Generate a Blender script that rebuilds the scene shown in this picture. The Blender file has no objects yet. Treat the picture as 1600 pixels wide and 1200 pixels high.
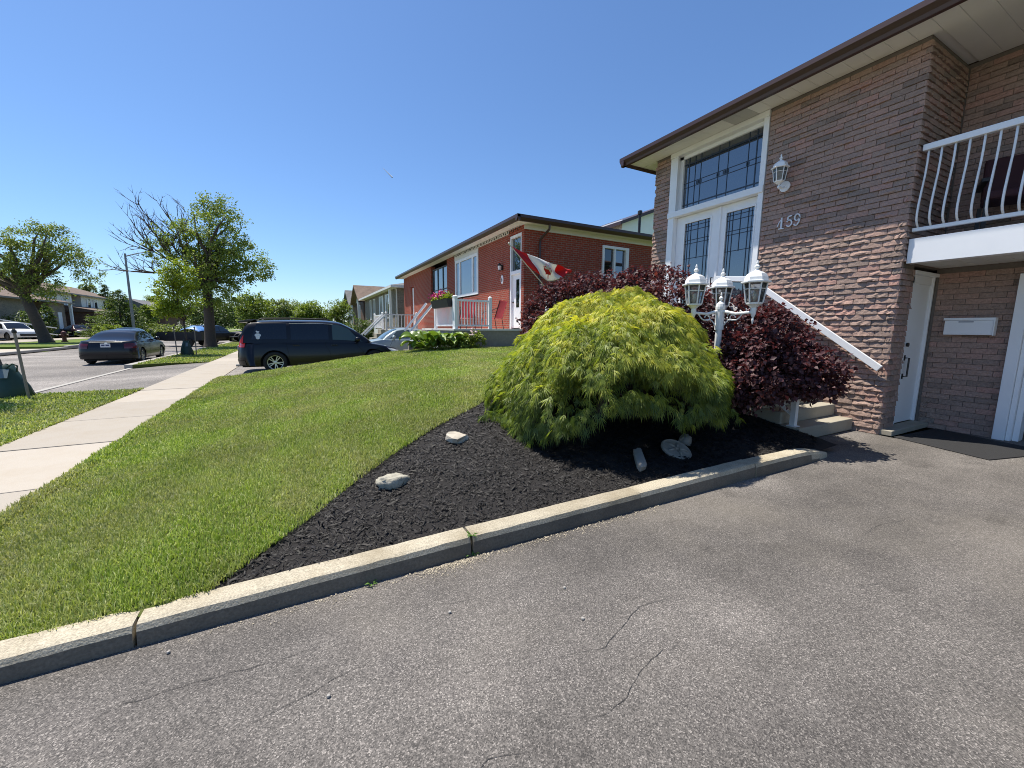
import bpy, math, random
import numpy as np
from mathutils import Vector, Matrix
random.seed(7)
rng = np.random.default_rng(7)
sc = bpy.context.scene
COL = sc.collection
R = math.radians

# ---------------------------------------------------------------- camera, sky, sun, exposure
CAM_F = Vector((0.4622, 0.8760, -0.13835)).normalized()
YAW, PIT, ROL = 0.485548, 0.138796, 0.008233
def cam_axes():
    f0 = np.array([0, math.cos(PIT), -math.sin(PIT)]); r0 = np.array([1., 0, 0]); u0 = np.cross(r0, f0)
    r1 = math.cos(ROL)*r0 + math.sin(ROL)*u0; u1 = -math.sin(ROL)*r0 + math.cos(ROL)*u0
    B = np.array([math.cos(YAW), math.sin(YAW), 0]); A = np.array([-math.sin(YAW), math.cos(YAW), 0])
    M_ = np.array([B, A, [0, 0, 1.]])
    return M_@r1, M_@u1, M_@f0
c_r, c_u, c_f = cam_axes()
cam = bpy.data.objects.new('camera', bpy.data.cameras.new('camera'))
COL.objects.link(cam)
cam.matrix_world = Matrix(((c_r[0], c_u[0], -c_f[0], 0), (c_r[1], c_u[1], -c_f[1], 0), (c_r[2], c_u[2], -c_f[2], 1.5), (0, 0, 0, 1)))
cam.data.sensor_width = 36; cam.data.lens = 36*625.57/1600
cam.data.clip_start = 0.05; cam.data.clip_end = 12000
sc.camera = cam

SUN = Vector((-0.256, 0.36, 1.0)).normalized()
world = bpy.data.worlds.new('World'); sc.world = world; world.use_nodes = True
wn = world.node_tree.nodes; wl = world.node_tree.links
sky = wn.new('ShaderNodeTexSky'); sky.sky_type = 'NISHITA'; sky.sun_disc = False
sky.sun_elevation = math.asin(SUN.z); sky.sun_rotation = math.atan2(SUN.x, SUN.y)
sky.air_density = 1.0; sky.dust_density = 0.3; sky.ozone_density = 9.0; sky.altitude = 100
hsv = wn.new('ShaderNodeHueSaturation'); hsv.inputs['Saturation'].default_value = 1.02
wl.new(sky.outputs[0], hsv.inputs['Color']); wl.new(hsv.outputs[0], wn['Background'].inputs[0]); wn['Background'].inputs[1].default_value = 0.115

sun = bpy.data.objects.new('sun', bpy.data.lights.new('sun', 'SUN')); COL.objects.link(sun)
sun.data.energy = 5.0; sun.data.angle = R(0.53); sun.data.color = (1.0, 0.945, 0.85)
sun.rotation_euler = SUN.to_track_quat('Z', 'Y').to_euler()
sc.view_settings.view_transform = 'Standard'; sc.view_settings.look = 'None'
sc.view_settings.gamma = 1; sc.view_settings.exposure = 0.52
sc.view_settings.use_curve_mapping = False
sc.cycles.filter_width = 1.0; sc.cycles.use_denoising = True; sc.cycles.denoiser = 'OPENIMAGEDENOISE'; sc.cycles.denoising_input_passes = 'RGB_ALBEDO_NORMAL'; sc.cycles.denoising_prefilter = 'NONE'; sc.cycles.max_bounces = 6; sc.cycles.transparent_max_bounces = 6
sc.cycles.caustics_reflective = False; sc.cycles.caustics_refractive = False

# ---------------------------------------------------------------- material helpers
def N(nt, typ, **kw):
    n = nt.nodes.new(typ)
    for k, v in kw.items():
        if hasattr(n, k) and not k[0].isupper(): setattr(n, k, v)
        else: n.inputs[k.replace('_', ' ')].default_value = v
    return n
def mth(nt, op, a, b=None, c=None):
    n = nt.nodes.new('ShaderNodeMath'); n.operation = op
    for i, x in enumerate((a, b, c)):
        if x is None: continue
        if isinstance(x, (int, float)): n.inputs[i].default_value = x
        else: nt.links.new(x, n.inputs[i])
    return n.outputs[0]
def mixc(nt, f, a, b, typ='MIX'):
    n = nt.nodes.new('ShaderNodeMix'); n.data_type = 'RGBA'; n.blend_type = typ
    for s, x in ((n.inputs[0], f), (n.inputs[6], a), (n.inputs[7], b)):
        if isinstance(x, (int, float)): s.default_value = x
        elif isinstance(x, tuple): s.default_value = (*x[:3], 1)
        else: nt.links.new(x, s)
    return n.outputs[2]
def ramp(nt, fac, stops):
    n = nt.nodes.new('ShaderNodeValToRGB'); e = n.color_ramp.elements
    while len(e) < len(stops): e.new(0.5)
    for i, (p, c) in enumerate(stops):
        e[i].position = p; e[i].color = (*(c if isinstance(c, tuple) else (c, c, c)), 1)
    nt.links.new(fac, n.inputs[0]); return n.outputs[0]
def noise(nt, vec, scale, detail=3, rough=.55):
    n = N(nt, 'ShaderNodeTexNoise', Scale=scale, Detail=detail, Roughness=rough)
    nt.links.new(vec, n.inputs['Vector']); return n.outputs['Fac']
def coords(nt, kind='Object'):
    return nt.nodes.new('ShaderNodeTexCoord').outputs[kind]
def bumpn(nt, h, strength, dist=.01, prev=None):
    b = N(nt, 'ShaderNodeBump', Strength=strength, Distance=dist)
    nt.links.new(h, b.inputs['Height'])
    if prev is not None: nt.links.new(prev, b.inputs['Normal'])
    return b.outputs[0]
def newmat(name):
    m = bpy.data.materials.new(name); m.use_nodes = True
    return m, m.node_tree, m.node_tree.nodes['Principled BSDF']

MATS = {}
def M(name, col, rough=.6, var=.0, vs=3., isl=.0, hue=.0, bump=.0, bs=60., metal=0., spec=.5, coat=0., ior=1.5, trans=0., obj=.0, sat=1., dirt=None):
    """plain procedural material: colour with patchy / per-piece variation, fine relief"""
    if name in MATS: return MATS[name]
    m, nt, b = newmat(name); L = nt.links
    vec = coords(nt)
    val = None
    if var or isl or obj or hue:
        hs = N(nt, 'ShaderNodeHueSaturation', Color=(*col, 1)); hs.inputs['Saturation'].default_value = sat
        acc = 1.0
        if var:
            n = noise(nt, vec, vs, 4, .6); acc = mth(nt, 'ADD', mth(nt, 'MULTIPLY', mth(nt, 'SUBTRACT', n, .5), 2.4*var), 1.0)
        if isl or hue:
            g = nt.nodes.new('ShaderNodeNewGeometry').outputs['Random Per Island']
            if isl: acc = mth(nt, 'ADD', mth(nt, 'MULTIPLY', mth(nt, 'SUBTRACT', g, .5), 2*isl), acc)
            if hue:
                g2 = mth(nt, 'FRACT', mth(nt, 'MULTIPLY', g, 7.31))
                L.new(mth(nt, 'ADD', mth(nt, 'MULTIPLY', mth(nt, 'SUBTRACT', g2, .5), 2*hue), .5), hs.inputs['Hue'])
        if obj:
            o = nt.nodes.new('ShaderNodeObjectInfo').outputs['Random']
            acc = mth(nt, 'ADD', mth(nt, 'MULTIPLY', mth(nt, 'SUBTRACT', o, .5), 2*obj), acc)
        L.new(acc, hs.inputs['Value']) if not isinstance(acc, float) else None
        out = hs.outputs[0]
        if dirt:
            d = noise(nt, vec, dirt[1], 5, .65)
            out = mixc(nt, ramp(nt, d, [(.52, 0.), (.75, dirt[2])]), out, dirt[0])
        L.new(out, b.inputs['Base Color'])
    else:
        b.inputs['Base Color'].default_value = (*col, 1); out = None
    b.inputs['Roughness'].default_value = rough; b.inputs['Metallic'].default_value = metal
    b.inputs['Specular IOR Level'].default_value = spec; b.inputs['IOR'].default_value = ior
    b.inputs['Coat Weight'].default_value = coat; b.inputs['Coat Roughness'].default_value = .04
    if bump:
        L.new(bumpn(nt, noise(nt, vec, bs, 4, .6), bump, .01), b.inputs['Normal'])
    if trans:
        t = nt.nodes.new('ShaderNodeBsdfTranslucent')
        if out is not None: L.new(mixc(nt, 1., out, (1.25, 1.25, .7), 'MULTIPLY'), t.inputs[0])
        else: t.inputs[0].default_value = (*col, 1)
        mx = nt.nodes.new('ShaderNodeMixShader'); mx.inputs[0].default_value = trans
        L.new(b.outputs[0], mx.inputs[1]); L.new(t.outputs[0], mx.inputs[2])
        L.new(mx.outputs[0], nt.nodes['Material Output'].inputs[0])
    MATS[name] = m; return m

# ---------------------------------------------------------------- mesh helpers
class MB:
    def __init__(s): s.v = []; s.f = []
    def add(s, vs, fs):
        o = len(s.v); s.v += [tuple(map(float, p)) for p in vs]; s.f += [tuple(i+o for i in f) for f in fs]; return s
    def box(s, x0, x1, y0, y1, z0, z1):
        return s.add([(x0,y0,z0),(x1,y0,z0),(x1,y1,z0),(x0,y1,z0),(x0,y0,z1),(x1,y0,z1),(x1,y1,z1),(x0,y1,z1)],
                     [(0,3,2,1),(4,5,6,7),(0,1,5,4),(1,2,6,5),(2,3,7,6),(3,0,4,7)])
    def beam(s, a, b, w, h, up=(0, 0, 1)):
        a = Vector(a); b = Vector(b); d = (b-a).normalized(); up = Vector(up)
        if abs(d.dot(up)) > .98: up = Vector((1, 0, 0))
        sd = d.cross(up).normalized()*w/2; u = sd.cross(d).normalized()*h/2
        p = [a-sd-u, a+sd-u, a+sd+u, a-sd+u, b-sd-u, b+sd-u, b+sd+u, b-sd+u]
        return s.add(p, [(0,1,2,3),(7,6,5,4),(4,5,1,0),(5,6,2,1),(6,7,3,2),(7,4,0,3)])
    def tube(s, pts, rad, n=8, cap=True):
        pts = [Vector(p) for p in pts]; k = len(pts)
        if isinstance(rad, (int, float)): rad = [rad]*k
        vs = []; ref = Vector((.31, .17, .93))
        for i, p in enumerate(pts):
            d = (pts[min(i+1, k-1)]-pts[max(i-1, 0)]).normalized()
            if abs(d.dot(ref)) > .97: ref = Vector((1, .1, 0))
            a = d.cross(ref).normalized(); b = d.cross(a)
            for j in range(n):
                t = 2*math.pi*j/n; vs.append(p+(a*math.cos(t)+b*math.sin(t))*rad[i])
        fs = [(i*n+j, (i+1)*n+j, (i+1)*n+(j+1) % n, i*n+(j+1) % n) for i in range(k-1) for j in range(n)]
        if cap: fs += [tuple(range(n)), tuple(reversed(range((k-1)*n, k*n)))]
        return s.add(vs, fs)
    def lathe(s, prof, c=(0, 0, 0), n=16, axis='z', sq=None, cap=True):
        vs = []
        for r, z in prof:
            for j in range(n):
                t = 2*math.pi*(j+(.5 if sq else 0))/n; x, y = r*math.cos(t), r*math.sin(t)
                if axis == 'z': p = (x, y, z)
                elif axis == 'y': p = (x, z, y)
                else: p = (z, x, y)
                vs.append((p[0]+c[0], p[1]+c[1], p[2]+c[2]))
        k = len(prof)
        fs = [(i*n+j, i*n+(j+1) % n, (i+1)*n+(j+1) % n, (i+1)*n+j) for i in range(k-1) for j in range(n)]
        if cap: fs += [tuple(reversed(range(n))), tuple(range((k-1)*n, k*n))]
        return s.add(vs, fs)
    def prism(s, poly, a0, a1, axis='z'):
        n = len(poly)
        def q(p, a): return (p[0], p[1], a) if axis == 'z' else ((p[0], a, p[1]) if axis == 'y' else (a, p[0], p[1]))
        vs = [q(p, a0) for p in poly]+[q(p, a1) for p in poly]
        return s.add(vs, [tuple(reversed(range(n))), tuple(range(n, 2*n))]+[(i, (i+1) % n, n+(i+1) % n, n+i) for i in range(n)])
    def grid(s, P, closed=False):
        P = np.asarray(P, float); a, b = P.shape[:2]
        fs = [(i*b+j, (i+1)*b+j, (i+1)*b+j+1, i*b+j+1) for i in range(a-1) for j in range(b-1)]
        return s.add(P.reshape(-1, 3), fs)
    def slab(s, P, thick, d):
        """thin solid following the grid P, thickened along -d"""
        P = np.asarray(P, float); a, b = P.shape[:2]; Q = P - np.asarray(d, float)*thick
        o = a*b
        fs = [(i*b+j, (i+1)*b+j, (i+1)*b+j+1, i*b+j+1) for i in range(a-1) for j in range(b-1)]
        fs += [tuple(o+k for k in reversed(f)) for f in list(fs)]
        for i in range(a-1):
            fs += [(i*b, o+i*b, o+(i+1)*b, (i+1)*b), (i*b+b-1, (i+1)*b+b-1, o+(i+1)*b+b-1, o+i*b+b-1)]
        for j in range(b-1):
            fs += [(j, j+1, o+j+1, o+j), ((a-1)*b+j, o+(a-1)*b+j, o+(a-1)*b+j+1, (a-1)*b+j+1)]
        return s.add(np.vstack([P.reshape(-1, 3), Q.reshape(-1, 3)]), fs)
    def mesh(s, name):
        me = bpy.data.meshes.new(name); me.from_pydata(s.v, [], s.f); me.update(); return me

def npmesh(name, V, F):
    V = np.ascontiguousarray(V, dtype=np.float32); F = np.ascontiguousarray(F, dtype=np.int32)
    me = bpy.data.meshes.new(name); k = F.shape[1]
    me.vertices.add(len(V)); me.vertices.foreach_set('co', V.ravel())
    me.loops.add(F.size); me.loops.foreach_set('vertex_index', F.ravel())
    me.polygons.add(len(F)); me.polygons.foreach_set('loop_start', np.arange(0, F.size, k, dtype=np.int32))
    me.update(calc_edges=True); return me

def root_loc(o):
    while o.parent: o = o.parent
    return Vector(o.location)
def place(name, me, mat, parent=None, loc=(0, 0, 0), smooth=False, bevel=0., fixn=False):
    o = bpy.data.objects.new(name, me); COL.objects.link(o); o.location = loc
    if mat is not None and len(me.materials) == 0: me.materials.append(mat)
    if parent: o.parent = parent
    if smooth: me.polygons.foreach_set('use_smooth', [True]*len(me.polygons))
    if bevel:
        md = o.modifiers.new('bevel', 'BEVEL'); md.width = bevel; md.segments = 2; md.limit_method = 'ANGLE'; md.angle_limit = R(40)
    return o
def add(name, mb, mat, parent=None, world=True, **kw):
    """link a builder as ONE mesh; world=True: coordinates are world ones, made local to the thing's base"""
    if parent is not None and world:
        r = root_loc(parent); mb.v = [(p[0]-r.x, p[1]-r.y, p[2]-r.z) for p in mb.v]
    return place(name, mb.mesh(name), mat, parent, **kw)
def tag(o, label=None, cat=None, group=None, kind=None):
    if label: o['label'] = label
    if cat: o['category'] = cat
    if group: o['group'] = group
    if kind: o['kind'] = kind
    return o
def thing(name, label, cat, loc=(0, 0, 0), rotz=0, group=None):
    o = bpy.data.objects.new(name, None); COL.objects.link(o); o.location = loc; o.rotation_euler = (0, 0, rotz)
    o.empty_display_size = .2
    return tag(o, label, cat, group)
def struct(name, mb, mat, **kw):
    return tag(add(name, mb, mat, **kw), kind='structure')
def copy_tree(o, parent=None):
    c = o.copy(); COL.objects.link(c); c.parent = parent
    for ch in list(o.children): copy_tree(ch, c)
    return c
def smooth_noise(x, y, s=1.0, seed=0):
    r = np.random.default_rng(seed); out = 0
    for k in range(6):
        a, b, p = r.normal(0, 1.6, 2).tolist()+[r.uniform(0, 6.28)]
        out = out+np.sin((x*a+y*b)*s*(1+.45*k)+p)/(1+.5*k)
    return out/2.6

# ---------------------------------------------------------------- materials
def mat_asphalt(name, dark, light, sc_, patch, stain=.5, tint=(.23, .21, .18)):
    m, nt, b = newmat(name); L = nt.links; v = coords(nt)
    vo = N(nt, 'ShaderNodeTexVoronoi', Scale=sc_); L.new(v, vo.inputs['Vector'])
    sp = N(nt, 'ShaderNodeSeparateColor'); L.new(vo.outputs['Color'], sp.inputs[0])
    mid = tuple(.55*a+.45*c for a, c in zip(dark, light))
    grain = ramp(nt, sp.outputs[0], [(.0, dark), (.4, mid), (.86, light), (1., tuple(min(1., 1.8*c) for c in light))])
    mp_ = N(nt, 'ShaderNodeMapping'); mp_.inputs['Scale'].default_value = (.35, 1.3, 1.); L.new(v, mp_.inputs['Vector'])
    big = noise(nt, v, patch, 6, .62); trk = noise(nt, mp_.outputs[0], patch*1.3, 4, .55)
    out = mixc(nt, 1., grain, ramp(nt, big, [(.30, .66), (.5, .98), (.70, 1.42)]), 'MULTIPLY')
    out = mixc(nt, 1., out, ramp(nt, trk, [(.30, .74), (.68, 1.34)]), 'MULTIPLY')
    st = noise(nt, v, patch*.6, 5, .6)
    out = mixc(nt, ramp(nt, st, [(.48, 0.), (.70, stain)]), out, mixc(nt, .55, grain, tint))
    oil = noise(nt, v, patch*2.6, 5, .7)
    out = mixc(nt, 1., out, ramp(nt, oil, [(.28, .62), (.42, 1.)]), 'MULTIPLY')
    L.new(out, b.inputs['Base Color'])
    b.inputs['Roughness'].default_value = .85; b.inputs['Specular IOR Level'].default_value = .3
    L.new(bumpn(nt, vo.outputs['Distance'], .4, .004, bumpn(nt, big, .3, .05)), b.inputs['Normal'])
    return m
ASPHALT = mat_asphalt('driveway_asphalt', (.051, .047, .0435), (.158, .143, .129), 210, .6, .65, (.245, .215, .172))
ROADM = mat_asphalt('street_asphalt', (.115, .105, .095), (.225, .203, .183), 70, .25, .25, (.22, .20, .175))

def mat_concrete(name, col, pebble=.5, sc_=130., stain=(.30, .24, .15), st=.5, obj=.12):
    m, nt, b = newmat(name); L = nt.links; v = coords(nt)
    o = nt.nodes.new('ShaderNodeObjectInfo').outputs['Random']
    n1 = noise(nt, v, 2.3, 5, .62); n2 = noise(nt, v, sc_, 3, .6)
    base = mixc(nt, 1., col, ramp(nt, n2, [(.3, 1-.45*pebble), (.7, 1+.4*pebble)]), 'MULTIPLY')
    base = mixc(nt, ramp(nt, n1, [(.45, 0.), (.75, st)]), base, stain)
    g = nt.nodes.new('ShaderNodeCombineColor')
    val = mth(nt, 'ADD', mth(nt, 'MULTIPLY', o, 2*obj), 1-obj)
    for i in range(3): L.new(val, g.inputs[i])
    L.new(mixc(nt, 1., base, g.outputs[0], 'MULTIPLY'), b.inputs['Base Color'])
    b.inputs['Roughness'].default_value = .88; b.inputs['Specular IOR Level'].default_value = .25
    L.new(bumpn(nt, n2, .5*pebble+.1, .008), b.inputs['Normal'])
    return m
KERBFACE = mat_concrete('shade_darkened_kerb_face', (.17, .147, .115), .5, 70, (.075, .064, .052), .6, .05)  # darker kerb concrete for the front face, its shade put into the colour
KERBM = mat_concrete('kerb_concrete', (.43, .38, .285), .8, 110, (.20, .155, .09), .7, .1)
WALKM = mat_concrete('sidewalk_concrete', (.385, .342, .285), .22, 150, (.325, .262, .188), .42, .10)
STEPM = mat_concrete('step_concrete', (.36, .33, .265), .25, 160, (.23, .185, .12), .4, .03)
STREETKERB = mat_concrete('street_kerb_concrete', (.38, .36, .325), .3, 90, (.40, .36, .30), .4, .05)

def mat_ground(name, a, b_, c, s1=.35, s2=14.):
    m, nt, b = newmat(name); L = nt.links; v = coords(nt)
    n1 = noise(nt, v, s1, 5, .6); n2 = noise(nt, v, s2, 5, .7)
    out = mixc(nt, ramp(nt, n1, [(.35, 0.), (.65, 1.)]), a, b_)
    out = mixc(nt, ramp(nt, n2, [(.45, 0.), (.8, .8)]), out, c)
    L.new(out, b.inputs['Base Color']); b.inputs['Roughness'].default_value = .95; b.inputs['Specular IOR Level'].default_value = .1
    L.new(bumpn(nt, n2, .8, .03), b.inputs['Normal']); return m
TURF = mat_ground('turf_soil', (.075, .10, .022), (.10, .125, .03), (.13, .125, .05))
FARTURF = mat_ground('far_turf', (.10, .15, .028), (.13, .18, .04), (.17, .19, .06), .25, 5.)
SOIL = M('mulch_soil', (.012, .010, .009), .95, .3, 12, bump=.6, bs=40)

def mat_grass():
    m, nt, b = newmat('grass_blades'); L = nt.links
    g = nt.nodes.new('ShaderNodeNewGeometry'); v = g.outputs['Position']
    r = g.outputs['Random Per Island']
    green = ramp(nt, r, [(0., (.14, .215, .028)), (.4, (.27, .375, .055)), (.8, (.43, .51, .125)), (1., (.68, .69, .36))])
    dry = ramp(nt, r, [(0., (.22, .24, .07)), (.5, (.38, .38, .16)), (1., (.58, .55, .32))])
    n = mth(nt, 'ADD', mth(nt, 'MULTIPLY', noise(nt, v, .75, 4, .6), .72), mth(nt, 'MULTIPLY', noise(nt, v, 3.2, 4, .65), .33))
    col = mixc(nt, ramp(nt, n, [(.45, 0.), (.62, .9)]), green, dry)
    n3 = noise(nt, v, .45, 3, .5)
    wv = N(nt, 'ShaderNodeTexWave', Scale=.55, Distortion=2.2, Detail=2.); wv.inputs['Detail Scale'].default_value = .6; L.new(v, wv.inputs['Vector'])
    col = mixc(nt, 1., col, ramp(nt, wv.outputs['Fac'], [(.2, .965), (.8, 1.03)]), 'MULTIPLY')
    col = mixc(nt, 1., col, ramp(nt, n3, [(.3, .74), (.7, 1.2)]), 'MULTIPLY')
    L.new(col, b.inputs['Base Color']); b.inputs['Roughness'].default_value = .5; b.inputs['Specular IOR Level'].default_value = .35
    t = nt.nodes.new('ShaderNodeBsdfTranslucent'); L.new(mixc(nt, 1., col, (1.2, 1.25, .6), 'MULTIPLY'), t.inputs[0])
    mx = nt.nodes.new('ShaderNodeMixShader'); mx.inputs[0].default_value = .32
    L.new(b.outputs[0], mx.inputs[1]); L.new(t.outputs[0], mx.inputs[2]); L.new(mx.outputs[0], nt.nodes['Material Output'].inputs[0])
    return m
GRASS = mat_grass()

def mat_rockbrick():
    m, nt, b = newmat('rock_faced_brick'); L = nt.links; v = coords(nt)
    o = nt.nodes.new('ShaderNodeObjectInfo').outputs['Random']
    i = nt.nodes.new('ShaderNodeNewGeometry').outputs['Random Per Island']
    r = mth(nt, 'FRACT', mth(nt, 'ADD', o, mth(nt, 'MULTIPLY', i, 3.7)))
    base = ramp(nt, r, [(0., (.235, .175, .145)), (.16, (.33, .240, .198)), (.5, (.385, .268, .218)), (.74, (.41, .272, .222)), (.88, (.45, .268, .218)), (1., (.275, .218, .182))])
    n = noise(nt, v, 38, 5, .65)
    out = mixc(nt, 1., base, ramp(nt, n, [(.25, .72), (.75, 1.22)]), 'MULTIPLY')
    L.new(out, b.inputs['Base Color']); b.inputs['Roughness'].default_value = .9; b.inputs['Specular IOR Level'].default_value = .2
    L.new(bumpn(nt, noise(nt, v, 90, 5, .7), .7, .012), b.inputs['Normal']); return m
ROCKBRICK = mat_rockbrick()
MORTAR = M('mortar', (.17, .145, .125), .95, .15, 20, bump=.4, bs=80)

def mat_redbrick(name, c1, c2, mortar, bw=.235, bh=.078, squash=.0):
    m, nt, b = newmat(name); L = nt.links; v = coords(nt)
    s = nt.nodes.new('ShaderNodeSeparateXYZ'); L.new(v, s.inputs[0])
    c = nt.nodes.new('ShaderNodeCombineXYZ'); L.new(mth(nt, 'ADD', s.outputs[0], s.outputs[1]), c.inputs[0]); L.new(s.outputs[2], c.inputs[1])
    t = N(nt, 'ShaderNodeTexBrick', Scale=1., Mortar_Size=.012, Bias=-.1, Brick_Width=bw, Row_Height=bh, Mortar_Smooth=.2)
    t.inputs['Color1'].default_value = (*c1, 1); t.inputs['Color2'].default_value = (*c2, 1); t.inputs['Mortar'].default_value = (*mortar, 1)
    L.new(c.outputs[0], t.inputs['Vector'])
    n = noise(nt, v, 9, 4, .6)
    L.new(mixc(nt, 1., t.outputs['Color'], ramp(nt, n, [(.3, .8), (.7, 1.18)]), 'MULTIPLY'), b.inputs['Base Color'])
    b.inputs['Roughness'].default_value = .9; b.inputs['Specular IOR Level'].default_value = .2
    inv = mth(nt, 'SUBTRACT', 1., t.outputs['Fac'])
    L.new(bumpn(nt, inv, .8, .012), b.inputs['Normal']); return m
REDBRICK = mat_redbrick('red_brick', (.33, .060, .034), (.26, .046, .028), (.29, .175, .135))
GREYSTONE = mat_redbrick('grey_stone_brick', (.27, .235, .19), (.20, .175, .145), (.29, .27, .235), .30, .10)
TANBRICK = mat_redbrick('tan_brick', (.30, .24, .18), (.25, .195, .145), (.33, .30, .25), .26, .085)
BROWNBRICK = mat_redbrick('brown_brick', (.13, .075, .055), (.10, .06, .045), (.15, .12, .10))

def mat_shingle(name, c):
    m, nt, b = newmat(name); L = nt.links; v = coords(nt)
    w = N(nt, 'ShaderNodeTexBrick', Scale=1., Mortar_Size=.01, Brick_Width=.33, Row_Height=.14)
    w.inputs['Color1'].default_value = (*c, 1); w.inputs['Color2'].default_value = (*[x*.75 for x in c], 1); w.inputs['Mortar'].default_value = (*[x*.5 for x in c], 1)
    L.new(v, w.inputs['Vector'])
    L.new(mixc(nt, 1., w.outputs[0], ramp(nt, noise(nt, v, 1.5, 5, .6), [(.3, .8), (.7, 1.2)]), 'MULTIPLY'), b.inputs['Base Color'])
    b.inputs['Roughness'].default_value = .95; return m
SHINGLE_BROWN = mat_shingle('brown_shingles', (.19, .135, .10))
SHINGLE_GREY = mat_shingle('grey_shingles', (.17, .165, .16))

WHITE = M('white_paint', (.84, .845, .85), .42, .06, 1.6, bump=.03, bs=9)
WHITEMETAL = M('white_metal', (.82, .83, .84), .35, .06, 3)
SOFFIT = M('soffit_aluminium', (.80, .785, .74), .5, .05, 1.5)
GUTTER = M('brown_gutter', (.055, .026, .022), .38, .1, 4)
DARKFRAME = M('dark_frame', (.022, .020, .020), .45)
CREAM = M('cream_paint', (.70, .69, .64), .5, .04, 3)
BLACK = M('black_plastic', (.012, .012, .013), .5)
RUBBER = M('black_rubber', (.018, .018, .019), .8, .2, 30, bump=.5, bs=220)
STEEL = M('grey_steel', (.20, .21, .22), .5, .05, 5, metal=.5)
def mat_glass(name, c, ior=2.3, rough=.015):
    return M(name, c, rough, ior=ior, spec=.5)
GLASS = mat_glass('window_glass', (.018, .030, .048), 2.5)
GLASSDARK = mat_glass('dark_window_glass', (.006, .008, .011), 1.9)
CARGLASS = mat_glass('car_glass', (.004, .005, .008), 1.62, .01)
GLASSPALE = mat_glass('pale_window_glass', (.10, .14, .18), 2.6)
def mat_clear(name):
    m, nt, b = newmat(name); L = nt.links
    g = nt.nodes.new('ShaderNodeBsdfGlossy'); g.inputs['Roughness'].default_value = .03
    t = nt.nodes.new('ShaderNodeBsdfTransparent'); t.inputs[0].default_value = (.88, .90, .90, 1)
    df = nt.nodes.new('ShaderNodeBsdfTranslucent'); df.inputs[0].default_value = (.8, .82, .82, 1)
    m2 = nt.nodes.new('ShaderNodeMixShader'); m2.inputs[0].default_value = .35; L.new(t.outputs[0], m2.inputs[1]); L.new(df.outputs[0], m2.inputs[2]); t = m2
    fz = N(nt, 'ShaderNodeFresnel', IOR=1.5)
    mx = nt.nodes.new('ShaderNodeMixShader'); L.new(fz.outputs[0], mx.inputs[0]); L.new(t.outputs[0], mx.inputs[1]); L.new(g.outputs[0], mx.inputs[2])
    L.new(mx.outputs[0], nt.nodes['Material Output'].inputs[0]); return m
CLEAR = mat_clear('clear_lantern_glass')
BARK = M('bark', (.075, .058, .045), .95, .35, 9, bump=.8, bs=26)
BARKGREY = M('grey_bark', (.13, .11, .092), .95, .3, 9, bump=.8, bs=30)

# ================================================================ GROUND
BED = [(-.52, 2.44), (-.2, 2.78), (.06, 3.05), (.42, 3.48), (.80, 3.88), (1.4, 4.42), (2.15, 4.98), (2.75, 5.75), (3.3, 6.6), (4.2, 7.3), (5.88, 7.5), (5.88, 2.62), (5.45, 2.44)]
def in_poly(x, y, poly):
    x = np.asarray(x); y = np.asarray(y); c = np.zeros(x.shape, bool); n = len(poly)
    for i in range(n):
        x0, y0 = poly[i]; x1, y1 = poly[(i+1) % n]
        k = ((y0 > y) != (y1 > y)) & (x < (x1-x0)*(y-y0)/((y1-y0) or 1e-9)+x0); c ^= k
    return c
def smin(a, b, k): 
    h = np.clip(.5+.5*(b-a)/k, 0, 1); return b*(1-h)+a*h-k*h*(1-h)
def lawn_z(x, y):
    x = np.asarray(x, float); y = np.asarray(y, float)
    lin = -.02+.15*(x+2.07)
    lin = smin(lin, np.full_like(lin, .80), .22)
    z = smin(lin, .105+.145*(y-2.46), .10)
    z = smin(z, .02+.85*(14.4-y), .15)
    return np.maximum(z+.012*smooth_noise(x, y, .9, 3), .012)
def lz(x, y): return float(lawn_z(np.array([x]), np.array([y]))[0])

g = MB(); g.grid([[(x, y, -.2) for y in (-400, -60, 0, 60, 400, 3000)] for x in (-1500, -120, -40, 40, 120, 1500)])
struct('ground', g, FARTURF)
# street with a side opening, and the two driveways, each a sheet a few mm above the last
def sheet(x0, x1, y0, y1, z, nx=2, ny=2):
    return MB().grid([[(x, y, z) for x in np.linspace(x0, x1, nx)] for y in np.linspace(y1, y0, ny)])
struct('street', sheet(-13.5, -5.66, -60, 320, -.13, 4, 20), ROADM)
def ramped(xs_, y0, y1, z, ny):
    return MB().grid([[(x, y, z-(.125*min(1, max(0, (-3.3-x)/2.3))) ) for x in xs_] for y in np.linspace(y1, y0, ny)])
dr = struct('driveway', ramped([-5.64, -5, -4.4, -3.8, -3.3, -2, 0, 2, 4, 6, 9, 16], -14, 2.33, 0, 8), ASPHALT)
struct('neighbour_driveway', ramped([-5.64, -5, -4.4, -3.8, -3.3, -2, 0, 2, 4, 7.35], 12.2, 20.5, -.004, 8), ROADM)
struct('landing_asphalt', sheet(5.2, 7.38, 2.331, 2.86, -.001), ASPHALT)
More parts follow.
